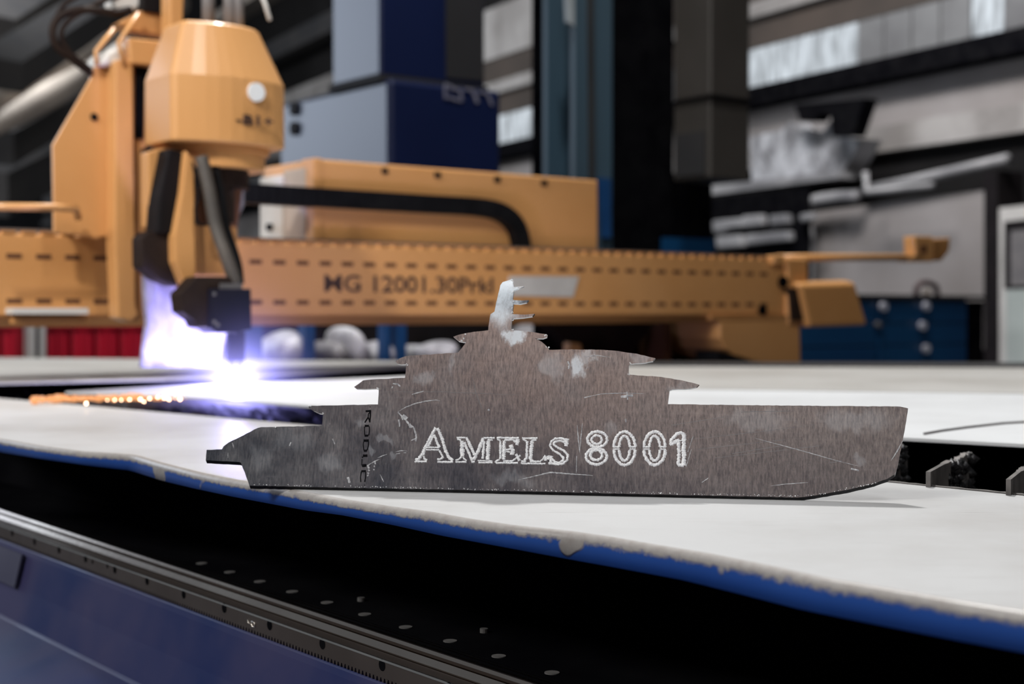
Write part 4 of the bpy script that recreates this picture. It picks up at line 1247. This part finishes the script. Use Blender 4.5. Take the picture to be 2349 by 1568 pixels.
ext('rack', [(s0, z_rb + 0.004), (s0, zr - 0.0008), (s0 + 0.0008, zr), (s1, zr), (s1, z_rb + 0.004)], M['racksteel'], tkb)
ext('rack_arris', [(s0 - 0.0006, zr - 0.0016), (s0 - 0.0002, zr + 0.0002), (s0 + 0.0012, zr + 0.0006), (s0 + 0.0006, zr - 0.0004)], M['rackarris'], tkb)  # bright strip along the rack's upper edge
# teeth under the rack
vs = []; fs = []
tp_ = 0.0063; nt3 = int(LEN / tp_)
for i in range(nt3):
    a = TA + i * tp_
    o_ = len(vs)
    for (aa, zz_) in ((a, z_rb + 0.0045), (a + tp_ * 0.25, z_rb), (a + tp_ * 0.55, z_rb), (a + tp_ * 0.8, z_rb + 0.0045)):
        vs.append(G(s0, aa, zz_)); vs.append(G(s1, aa, zz_))
    fs += [(o_, o_ + 2, o_ + 4, o_ + 6), (o_, o_ + 1, o_ + 3, o_ + 2), (o_ + 2, o_ + 3, o_ + 5, o_ + 4), (o_ + 4, o_ + 5, o_ + 7, o_ + 6), (o_ + 1, o_ + 7, o_ + 5, o_ + 3)]
stuff(mesh_obj('teeth', vs, fs, M['racksteel'], tkb))
# rack holes (dark counterbores), spacing from the photo
holes = [(28, 1222, .9), (79, 1242, .9), (135, 1261, .9), (196, 1281, .9), (212, 1288, .5), (246, 1298, .5), (263, 1306, .9), (337, 1332, .9), (421, 1363, .9),
         (514, 1394, 1), (618, 1433, 1), (739, 1476, 1), (876, 1525, 1), (1030, 1578, 1)]
for (x, y, sc_) in holes:
    c = gs(x, y, s0 - 0.0003)
    cyl('counterbore', c, GX, 0.0054 * sc_, 0.0003, M['void'], tkb, n=18)
# number scratched on the rack
for pts_ in ([(568, 1420), (569, 1427), (575, 1431)], [(577, 1424), (584, 1428), (584, 1438), (578, 1436), (577, 1426)]):
    tube('scratched_mark', [gs(x, y, s0 - 0.0006) for x, y in pts_], 0.0006, M['rackarris'], tkb, n=5)
# guide rail profile
h1 = zr + 0.004
zt1 = rs(600, 1378, s1 + 0.004)
sA = s1 + 0.001
zt2 = rs(600, 1366, s1 + 0.010)
z_top = zt2 + 0.003
sTop0 = rz(600, 1363, z_top); sTop1 = rz(600, 1347, z_top)
ext('guide_rail', [(sA, zr - 0.006), (sA, zr + 0.0015), (sA + 0.003, zt1 - 0.001), (sA + 0.006, zt1), (sA + 0.011, zt1 + 0.001), (sTop0 - 0.002, z_top - 0.004),
                   (sTop0, z_top - 0.0005), (sTop0 + 0.001, z_top), (sTop1 - 0.001, z_top), (sTop1, z_top - 0.002), (sTop1, zr - 0.006)], M['railsteel'], tkb)
wT = sTop1 - sTop0
ext('rail_seam', [(sTop0 + wT * 0.35, z_top + 0.0001), (sTop0 + wT * 0.35, z_top + 0.0004), (sTop0 + wT * 0.52, z_top + 0.0004), (sTop0 + wT * 0.52, z_top + 0.0001)], M['void'], tkb)
ext('rail_seam', [(sTop0 + wT * 0.75, z_top + 0.0001), (sTop0 + wT * 0.75, z_top + 0.0004), (sTop0 + wT * 0.83, z_top + 0.0004), (sTop0 + wT * 0.83, z_top + 0.0001)], M['void'], tkb)
ext('rail_flank', [(sA + 0.0065, zt1 + 0.0006), (sA + 0.011, zt1 + 0.0018), (sTop0 - 0.0024, z_top - 0.0032), (sTop0 - 0.002, z_top - 0.006), (sA + 0.011, zt1 - 0.001)], M['raildull'], tkb)
# dark cover behind the rail with its row of bolt caps
zcap = z_top - 0.006
ext('cover_strip', [(sTop1 + 0.001, zcap - 0.01), (sTop1 + 0.001, zcap), (sTop1 + 0.16, zcap), (sTop1 + 0.16, zcap - 0.01)], M['void'], tkb)
caps = [(611, 1341), (682, 1363), (758, 1387), (842, 1413), (934, 1440), (1033, 1471), (1144, 1505), (1267, 1543)]
cA = onZ(1144, 1505, zcap); cB = onZ(1267, 1543, zcap); pitchc = (cA - cB).length
sc0 = st(cA)[0]; tc0 = st(cA)[1]
cap = cyl('bolt_cap', G(sc0, tc0, zcap), ZV, 0.0066, 0.0008, M['railcap'], tkb, n=24, center=True)
cl = cap.location.copy()
for k in range(-3, 9):
    if k:
        dup(cap, cl + GY * pitchc * k, parent=tkb)
# small bright bolt edges on the dark bed further in
for (x, y) in ((828, 1378), (1110, 1450)):
    cyl('stud', onZ(x, y, zcap) , ZV, 0.004, 0.004, M['railcap'], tkb, n=12)
# blue bed below the rack
zA_ = z_rb - 0.001
sF = s0 + 0.001
s_r1 = s0 - 0.014
z_ridge = rs(538, 1568, s_r1)
s_r2 = s_r1 - 0.014
z_edge = rs(310, 1568, s_r2)
s_r3 = s_r2 - 0.16
z_r3 = z_edge - 0.05
prof = [(sF + 0.15, zA_ + 0.001), (sF, zA_ + 0.001), (s0 - 0.002, zA_ - 0.008), (s_r1, z_ridge), (s_r2, z_edge), (s_r3, z_r3), (s_r3, 0.0), (sF + 0.15, 0.0)]
o_ = ext('bed_casting', prof, M['bedblue'], tkb, bevel=0.003)
# cover plate with a vertical seam at the far end
cvx = gs(50, 1290, s0 - 0.010)
tcv = st(cvx)[1]
prism('cover_plate', [G(s0 - 0.006, tcv, zA_ - 0.006), G(s_r1 - 0.003, tcv, z_ridge + 0.002), G(s_r1 - 0.003 - 0.004, tcv, z_ridge + 0.002), G(s0 - 0.010, tcv, zA_ - 0.005)], GY * 0.9, M['bedcover'], tkb)

# ================================================================== THE SHIP PLATE
CUT = 0.0028                    # bevel added at the lower edge to show a dark line below the hull
SO = onZ(1830, 1140.5, ZP + CUT); SL = onZ(700, 1116.5, ZP + CUT)
sx = (SO - SL).normalized()
back = Vector((-sx.y, sx.x, 0))
if back.y < 0:
    back = -back
LEAN = math.radians(11)
su = ZV * math.cos(LEAN) + back * math.sin(LEAN)
sn = sx.cross(su)
if sn.y > 0:
    sn = -sn                    # faces the camera
TH_S = 0.0035


def sp_(px, py, h=0.0):         # photo direction meets the plate's front face lifted by h
    return onplane(px, py, SO + sn * h, sn)


SMUDGES_SHEEN = [(1152, 685, 46, 74, 1.0), (1185, 768, 30, 30, 1.0), (1150, 740, 30, 30, 0.5), (972, 866, 26, 24, 0.5), (1328, 838, 30, 26, 0.85), (1350, 815, 16, 24, 0.7), (1270, 842, 26, 34, 0.45),  # mast blobs: chalky residue plus its bright reflection painted in
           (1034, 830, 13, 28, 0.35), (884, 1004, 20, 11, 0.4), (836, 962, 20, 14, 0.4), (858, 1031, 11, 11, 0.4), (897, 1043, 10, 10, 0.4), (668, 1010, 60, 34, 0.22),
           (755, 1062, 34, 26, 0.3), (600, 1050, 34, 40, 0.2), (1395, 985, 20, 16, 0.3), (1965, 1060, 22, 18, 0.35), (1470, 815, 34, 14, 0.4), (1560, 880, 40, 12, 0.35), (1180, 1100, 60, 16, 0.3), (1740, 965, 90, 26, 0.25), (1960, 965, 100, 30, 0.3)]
SMUDGES_SHEEN = [(a, b, c, d, k if k > 0.8 else k * 0.62) for a, b, c, d, k in SMUDGES_SHEEN]
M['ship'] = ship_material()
outline = [(1172, 637), (1175, 648), (1176, 653), (1177, 656), (1190, 655), (1200, 654), (1191, 659), (1177, 664), (1175, 686), (1179, 687), (1196, 688), (1212, 687),
           (1207, 693), (1192, 696), (1177, 695), (1175, 719), (1177, 720), (1202, 721), (1226, 719), (1221, 725), (1202, 728), (1177, 730), (1174, 733), (1173, 754), (1175, 757),
           (1190, 758), (1209, 760), (1237, 764), (1255, 767), (1254, 773), (1245, 776), (1231, 776), (1226, 775), (1242, 783), (1256, 796), (1260, 802),
           (1321, 801), (1384, 802), (1419, 805), (1461, 811), (1489, 818), (1503, 821), (1498, 828), (1479, 832), (1447, 834), (1443, 837), (1442, 859), (1475, 861),
           (1517, 864), (1559, 871), (1587, 877), (1604, 882), (1598, 888), (1584, 891), (1542, 893), (1536, 895), (1534, 910), (1532, 926.5), (1700, 928.5), (1900, 930.5), (2065, 932),
           (2083, 936), (2079, 965), (2071, 1009), (2058, 1074), (2053, 1087), (2035, 1098), (2006, 1108), (1944, 1123), (1879, 1134), (1847, 1139), (1830, 1140.4),
           (1500, 1133.5), (1100, 1124), (700, 1116.2), (572, 1113), (565, 1094), (553, 1061), (549, 1059), (472, 1055), (474, 1031), (509, 1030), (513, 1023), (525, 1014),
           (558, 998), (591, 981), (599, 979), (739, 976), (741, 949), (732, 948), (719, 942), (709, 935), (707, 930), (720, 930), (867, 927), (868, 910), (868.6, 891), (845, 892),
           (818, 892), (812, 887), (833, 872), (845, 870.5), (929, 866), (931, 850), (932, 835), (920, 836), (912, 834), (907, 828), (918, 821), (931, 816), (1051, 808), (1069, 785), (1062, 784), (1057, 783),
           (1052, 782), (1040, 772), (1050, 768), (1067, 764), (1094, 760), (1120, 757), (1122, 738), (1125, 720), (1134, 714), (1140, 682), (1146, 651), (1151, 644)]
shp = empty('ship_plate', SO, 'stainless steel plate cut as a yacht silhouette and engraved with name and number', 'cut-out')
bm = bmesh.new()
# jitter the flame-cut rim slightly between traced points
fine = []
n_o = len(outline)
for i in range(n_o):
    a = Vector(outline[i]); b = Vector(outline[(i + 1) % n_o]); L = (b - a).length; k = max(1, int(L / 9))
    for j in range(k):
        q_ = a.lerp(b, j / k)
        if j:
            nv = Vector((-(b - a).y, (b - a).x)).normalized()
            q_ = q_ + nv * random.uniform(-0.5, 0.5)
        fine.append(q_)


def uv_of(p):
    d_ = p - SO
    return d_.dot(sx), d_.dot(su)


verts2 = [uv_of(sp_(q_.x, q_.y)) for q_ in fine]
bv = [bm.verts.new((a, b, 0)) for a, b in verts2]
fce = bm.faces.new(bv)
bmesh.ops.triangulate(bm, faces=[fce])
# cut into a grid so the sheet can carry its slight bend
umin = min(a for a, b in verts2); umax = max(a for a, b in verts2); vmax = max(b for a, b in verts2)
u_ = umin + 0.02
while u_ < umax:
    bmesh.ops.bisect_plane(bm, geom=bm.verts[:] + bm.edges[:] + bm.faces[:], plane_co=(u_, 0, 0), plane_no=(1, 0, 0)); u_ += 0.02
v_ = 0.01
while v_ < vmax:
    bmesh.ops.bisect_plane(bm, geom=bm.verts[:] + bm.edges[:] + bm.faces[:], plane_co=(0, v_, 0), plane_no=(0, 1, 0)); v_ += 0.01
bmesh.ops.recalc_face_normals(bm, faces=bm.faces)
VB = uv_of(sp_(1172, 745))[1]


def bend(u, v):                 # metres away from the camera
    h = 0.0
    if v > VB - 0.004:
        h += 2.4 * (v - VB + 0.004) ** 2
    return h


shift = {}
for e in bm.edges:
    if len(e.link_faces) == 1:
        a_, b_ = e.verts; d_ = (b_.co - a_.co); nv = Vector((-d_.y, d_.x, 0)).normalized()
        if (e.link_faces[0].calc_center_median() - (a_.co + b_.co) / 2).dot(nv) > 0:
            nv = -nv
        for v in (a_, b_):
            key_ = (round(v.co.x, 6), round(v.co.y, 6))
            shift[key_] = max(shift.get(key_, 0), (CUT if v.co.y < 0.03 else 0.0003) * max(0.0, -nv.y))
g = bmesh.ops.extrude_face_region(bm, geom=bm.faces[:])
newv = [e for e in g['geom'] if isinstance(e, bmesh.types.BMVert)]
newset = set(newv)
for v in bm.verts:
    u, vv = v.co.x, v.co.y
    off = -bend(u, vv) - (TH_S if v in newset else 0.0)
    dn_ = shift.get((round(u, 6), round(vv, 6)), 0.0) if v in newset else 0.0
    v.co = SO + sx * u + su * (vv - dn_) + sn * off - ORG[shp.name]
bmesh.ops.recalc_face_normals(bm, faces=bm.faces)
for f in bm.faces:
    f.normal_update()
    if f.normal.z < -0.45 and (f.calc_center_median() + ORG[shp.name]).z < ZP + 0.032:
        f.material_index = 1
me = bpy.data.meshes.new('cut_plate'); bm.to_mesh(me); bm.free()
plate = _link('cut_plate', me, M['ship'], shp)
me.materials.append(M['cutedge'])
bvl = plate.modifiers.new('b', 'BEVEL'); bvl.width = 0.0003; bvl.segments = 1; bvl.limit_method = 'ANGLE'; bvl.angle_limit = math.radians(60)


def ribbons(name, strokes, m, h=0.0006, jag=0.5, seed=1, stepx=1.4, taper=False):
    """raised burr lines lying on the plate; strokes = [(points px, width px)]"""
    rnd = random.Random(seed); vs = []; fs = []
    for pts_, wd in strokes:
        pp = [Vector(p) for p in pts_]; samp = []
        for a, b in zip(pp, pp[1:]):
            L = (b - a).length; k = max(1, int(L / stepx))
            for j in range(k):
                samp.append(a.lerp(b, j / k))
        samp.append(pp[-1]); o_ = len(vs); ns = len(samp)
        for i, c in enumerate(samp):
            d_ = (samp[min(i + 1, ns - 1)] - samp[max(i - 1, 0)])
            if d_.length < 1e-6:
                d_ = Vector((1, 0))
            d_.normalize(); nn = Vector((-d_.y, d_.x))
            tp2 = 1.0
            if taper:
                u = i / max(1, ns - 1); tp2 = max(0.12, math.sin(math.pi * (0.08 + 0.84 * u)))
            wl_ = wd / 2 * tp2 * (1 + jag * rnd.uniform(-0.6, 0.9)); wr = wd / 2 * tp2 * (1 + jag * rnd.uniform(-0.6, 0.9))
            c = c + Vector((rnd.uniform(-.2, .2), rnd.uniform(-.2, .2))) * jag
            for q_, hh_ in ((c + nn * wl_, 0.00002), (c + nn * wl_ * 0.4, h * (0.6 + 0.6 * rnd.random())), (c - nn * wr * 0.4, h * (0.6 + 0.6 * rnd.random())), (c - nn * wr, 0.00002)):
                base = sp_(q_.x, q_.y)
                uu, vv = uv_of(base)
                vs.append(base + sn * (hh_ - bend(uu, vv)))
        for i in range(ns - 1):
            for k in range(3):
                a = o_ + i * 4 + k; fs.append((a, a + 1, a + 5, a + 4))
    return mesh_obj(name, vs, fs, m, shp)


def sc(pts_, ox, oy, k):
    return [(ox + x / k, oy + y / k) for x, y in pts_]


def grp(strokes, ox, oy, k):
    return [(sc(p, ox, oy, k), w_ / k) for p, w_ in strokes]


K = 11.745
A_ = [([(700, 240), (560, 500), (420, 770), (330, 960), (240, 1080), (150, 1115)], 72), ([(130, 1155), (460, 1150)], 48), ([(370, 1000), (400, 1080), (470, 1115)], 45),
      ([(650, 440), (500, 745)], 50), ([(410, 775), (800, 775)], 38), ([(440, 838), (800, 838)], 36), ([(750, 250), (880, 560), (960, 860), (1060, 1060), (1165, 1125)], 76),
      ([(660, 430), (730, 620), (800, 775)], 60), ([(800, 850), (870, 990), (895, 1045), (830, 1090), (740, 1095)], 50), ([(745, 1165), (1170, 1162)], 50), ([(400, 830), (370, 980)], 60)]
M_ = [([(1265, 512), (1500, 510)], 48), ([(1280, 545), (1380, 580)], 40), ([(1410, 590), (1412, 1010)], 105), ([(1230, 1165), (1530, 1160)], 44), ([(1400, 1020), (1320, 1095), (1235, 1120)], 42),
      ([(1430, 1020), (1480, 1095), (1535, 1125)], 42), ([(1520, 500), (1620, 700), (1750, 970)], 72), ([(1470, 630), (1580, 900), (1680, 1130)], 62), ([(1660, 1160), (1750, 1150)], 60),
      ([(1720, 1100), (1850, 850), (1990, 525)], 84), ([(1985, 515), (2290, 518)], 46), ([(2090, 580), (2235, 572)], 42), ([(2120, 600), (2100, 1110)], 92), ([(2005, 600), (1965, 1080)], 62),
      ([(1850, 1182), (2230, 1178)], 46), ([(1830, 1125), (2230, 1140)], 32)]
E_ = [([(230, 512), (830, 520)], 48), ([(240, 550), (330, 592)], 42), ([(430, 580), (680, 565), (740, 640)], 50), ([(800, 540), (770, 710)], 95), ([(330, 600), (325, 1080)], 60), ([(430, 590), (418, 1100)], 80),
      ([(450, 828), (600, 828)], 40), ([(460, 870), (600, 900)], 40), ([(610, 700), (655, 850), (640, 970)], 100), ([(180, 1150), (230, 1190), (800, 1190)], 46),
      ([(400, 1140), (640, 1138), (760, 1060), (870, 985)], 44), ([(310, 1095), (200, 1145)], 42), ([(750, 950), (800, 1040), (840, 1130)], 66)]
L_s = [([(910, 520), (1120, 530), (1330, 520)], 46), ([(930, 552), (1035, 605)], 42), ([(1160, 585), (1300, 572)], 42), ([(1052, 600), (1035, 1060), (960, 1125)], 58),
       ([(1180, 600), (1142, 1090), (1180, 1155)], 88), ([(880, 1190), (950, 1205), (1540, 1212)], 44), ([(1160, 1150), (1400, 1152), (1490, 1070), (1540, 985)], 44), ([(1540, 1000), (1550, 1130)], 76), ([(890, 1145), (1020, 1152)], 40)]
S_s = [([(2080, 560), (1960, 525), (1800, 535), (1690, 620), (1665, 740), (1750, 850), (1920, 950), (2030, 1050), (2010, 1130), (1900, 1185), (1790, 1160), (1700, 1060)], 52),
       ([(2060, 620), (1900, 590), (1785, 625), (1765, 700), (1860, 770), (2050, 870), (2145, 980), (2130, 1110), (2020, 1205), (1880, 1230), (1760, 1210), (1620, 1200)], 56),
       ([(2120, 530), (2090, 740)], 100), ([(1640, 990), (1640, 1100)], 90), ([(1710, 1000), (1680, 1180)], 66)]


def ell(cx, cy, rx, ry, a0=0, a1=360, n=40):
    return [(cx + rx * math.cos(math.radians(a0 + (a1 - a0) * i / n)), cy - ry * math.sin(math.radians(a0 + (a1 - a0) * i / n))) for i in range(n + 1)]


D8 = [(ell(420, 312, 188, 150), 50), (ell(410, 320, 98, 82), 44), (ell(403, 640, 200, 155), 50), (ell(400, 612, 112, 98), 50)]


def zero(cx):
    return [(ell(cx, 480, 206, 316, 4, 176), 52), (ell(cx, 480, 102, 232, 6, 174), 48), (ell(cx, 490, 206, 316, 184, 356), 54), (ell(cx, 490, 102, 232, 186, 354), 48),
            ([(cx - 225, 458), (cx - 95, 458)], 34), ([(cx + 95, 458), (cx + 220, 458)], 34), ([(cx - 225, 500), (cx - 95, 500)], 26), ([(cx + 95, 500), (cx + 215, 500)], 26)]


D1 = [([(2090, 210), (2030, 180), (1960, 200), (1900, 270), (1835, 330), (1840, 415), (1900, 380), (1985, 330), (1990, 560), (1982, 800), (2085, 812)], 58), ([(2090, 200), (2085, 520), (2085, 815)], 72),
      ([(1880, 360), (1990, 310)], 36), ([(1990, 340), (2120, 330)], 22)]
KD = 8.389
for i, (st_, ox, oy, k) in enumerate(((A_, 940, 960, K), (M_, 940, 960, K), (E_, 1120, 960, K), (L_s, 1120, 960, K), (S_s, 1120, 960, K), (D8, 1320, 970, KD),
                                      (zero(945), 1320, 970, KD), (zero(1525), 1320, 970, KD), (D1, 1320, 970, KD))):
    lt = ribbons('engraved_letter', grp(st_, ox, oy, k), M['engrave'], h=0.0007, jag=0.45, seed=20 + i)
# black stamped word running down the stern
KR = 7.125
strokes = {
    'R': [([(276, 305), (366, 300)], 26), ([(352, 305), (352, 400), (342, 488)], 18), ([(312, 312), (312, 385)], 0.1), ([(350, 318), (322, 345), (318, 400), (345, 480)], 14), ([(318, 405), (268, 480), (266, 492)], 18)],
    'O': [([(262, 545), (330, 542)], 28), ([(260, 704), (322, 702)], 26), ([(258, 555), (256, 620), (262, 700)], 13), ([(336, 550), (338, 620), (328, 700)], 13)],
    'D': [([(244, 786), (328, 784)], 34), ([(245, 950), (298, 950)], 28), ([(240, 800), (236, 860), (248, 944)], 13), ([(324, 800), (322, 870), (300, 944)], 14)],
    'U': [([(232, 1032), (306, 1030)], 34), ([(228, 1048), (216, 1062)], 16), ([(216, 1085), (214, 1190)], 13), ([(216, 1194), (292, 1190)], 38)],
    'C': [([(205, 1285), (282, 1282)], 28), ([(206, 1290), (192, 1380), (198, 1462)], 14), ([(276, 1290), (274, 1390), (262, 1460)], 15), ([(262, 1500), (262, 1520)], 6), ([(345, 228), (352, 240)], 10)],
}
for k_, s_ in strokes.items():
    ribbons('stamped_letter', [(sc(p, 800, 900, KR), w_ / KR * 1.25) for p, w_ in s_ if w_ > 1], M['blackink'], h=0.00004, jag=0.10, seed=5, stepx=3)
# large scratches and tack marks
scr = [
    ([(913, 944), (930, 934), (950, 926), (975, 920), (1000, 917), (1009, 919)], 2.4),
    ([(913, 945), (920, 953), (930, 962), (938, 972), (940, 980), (948, 978), (954, 994), (955, 1004), (950, 1008)], 3.2),
    ([(924, 952), (934, 960)], 6), ([(939, 972), (945, 980)], 6), ([(915, 962), (917, 978)], 3.2), ([(922, 956), (924, 963)], 3), ([(955, 1004), (954, 1012)], 2), ([(950, 1006), (944, 1010)], 2),
    ([(842, 1068), (855, 1060), (872, 1052)], 2.0), ([(866, 1050), (880, 1044), (888, 1041)], 1.6), ([(908, 1036), (920, 1033), (934, 1034)], 2.2), ([(908, 1041), (918, 1039)], 1.4), ([(926, 1038), (932, 1038)], 1.8),
    ([(843, 1066), (846, 1074)], 4), ([(845, 1076), (847, 1080)], 3.4), ([(844, 1083), (846, 1086)], 3.0), ([(843, 1089), (845, 1091)], 4), ([(860, 1056), (861, 1064)], 2.6), ([(859, 1067), (859, 1071)], 2.4), ([(858, 1075), (858, 1078)], 3),
    ([(1324, 975), (1327, 1010), (1330, 1038)], 2.6), ([(1336, 970), (1333, 1000), (1330, 1036)], 2.2), ([(1323, 1045), (1322, 1084)], 1.6),
    ([(1190, 1100), (1225, 1092), (1262, 1083), (1300, 1086), (1360, 1090)], 2.8),
    ([(1730, 1004), (1790, 1020), (1860, 1039), (1915, 1055), (1975, 1070)], 1.7), ([(1952, 1074), (1970, 1079)], 3.2), ([(1900, 1062), (1932, 1056)], 1.2),
    ([(1768, 1114), (1800, 1110), (1853, 1106)], 1.8), ([(1610, 1106), (1625, 1096)], 1.6), ([(1578, 1036), (1590, 1000)], 1.4), ([(1574, 1070), (1586, 1030)], 1.4),
    ([(2071, 1010), (2058, 1035), (2044, 1056)], 2.4), ([(1345, 910), (1380, 903), (1430, 901), (1480, 903)], 1.6), ([(1340, 912), (1355, 908)], 2.2), ([(1424, 910), (1452, 906)], 5), ([(1438, 898), (1440, 916)], 3),
    ([(1303, 828), (1306, 836), (1304, 846)], 3.4), ([(1340, 818), (1370, 815), (1400, 819)], 1.4), ([(901, 880), (912, 880), (918, 886)], 3), ([(899, 890), (901, 886)], 2), ([(945, 904), (972, 897)], 1.8),
    ([(664, 1022), (668, 1014)], 2.6), ([(763, 1006), (768, 1018)], 2.4), ([(533, 1015), (536, 1026)], 2), ([(523, 1038), (523, 1050)], 1.4), ([(798, 1094), (802, 1107)], 4.5), ([(872, 1088), (880, 1104)], 1.6),
    ([(1435, 960), (1436, 968)], 3), ([(1790, 1022), (1680, 1040)], 1.0), ([(1560, 1010), (1740, 990), (1860, 975)], 0.9), ([(1600, 1030), (1800, 1008)], 0.9), ([(1540, 975), (1660, 956)], 0.9), ([(1640, 1050), (1880, 1022)], 0.9),
    ([(1083, 860), (1090, 895), (1108, 945)], 1.2), ([(880, 898), (1010, 898), (1200, 906)], 0.8), ([(1120, 938), (1122, 942)], 4), ([(1700, 945), (1812, 942)], 1.2),
]
for i, (p_, w_) in enumerate(scr):
    o_ = ribbons('scratch', [(p_, w_ if w_ > 1.3 else w_ * 0.8)], M['scratch'] if w_ > 1.3 else M['faint'], h=0.00025 if w_ > 1.3 else 0.00005, jag=0.5, seed=100 + i, stepx=2.5, taper=(len(p_) > 2 and w_ < 3))
# ragged burr beads along the lower and some upper edges
vs = []; fs = []
rnd = random.Random(3)


def bead(px, py, r):
    c = sp_(px, py); uu, vv = uv_of(c); c = c + sn * (0.0002 - bend(uu, vv))
    o_ = len(vs)
    for dx, dy, dz in ((1, 0, 0), (-1, 0, 0), (0, 1, 0), (0, -1, 0), (0, 0, 1), (0, 0, -1)):
        vs.append(c + Vector((dx, dy, dz)) * r * rnd.uniform(0.6, 1.4))
    for a, b, c_ in ((0, 2, 4), (2, 1, 4), (1, 3, 4), (3, 0, 4), (2, 0, 5), (1, 2, 5), (3, 1, 5), (0, 3, 5)):
        fs.append((o_ + a, o_ + b, o_ + c_))


for k in range(260):
    x = rnd.uniform(580, 2030)
    y = 1113 + (x - 572) * 0.0218 if x < 1830 else (1140.4 - (x - 1830) * 0.09 - max(0, x - 1880) * 0.11)
    bead(x, y - rnd.uniform(1.2, 4.5), rnd.uniform(0.0002, 0.0006))
for (x, y) in ((1058, 781), (1064, 777), (1068, 766), (1176, 757), (1175, 690), (1175, 668), (1174, 706), (1176, 645), (1172, 640), (1258, 798), (1254, 795), (1446, 833), (1442, 858), (868, 893), (1251, 769),
               (866, 890), (934, 836), (1176, 716), (1176, 735), (740, 948), (711, 931), (630, 980)):
    for k in range(3):
        bead(x + rnd.uniform(-2, 2), y + rnd.uniform(-2, 2), rnd.uniform(0.0004, 0.0009))
stuff(mesh_obj('burr_beads', vs, fs, M['engrave'], shp))
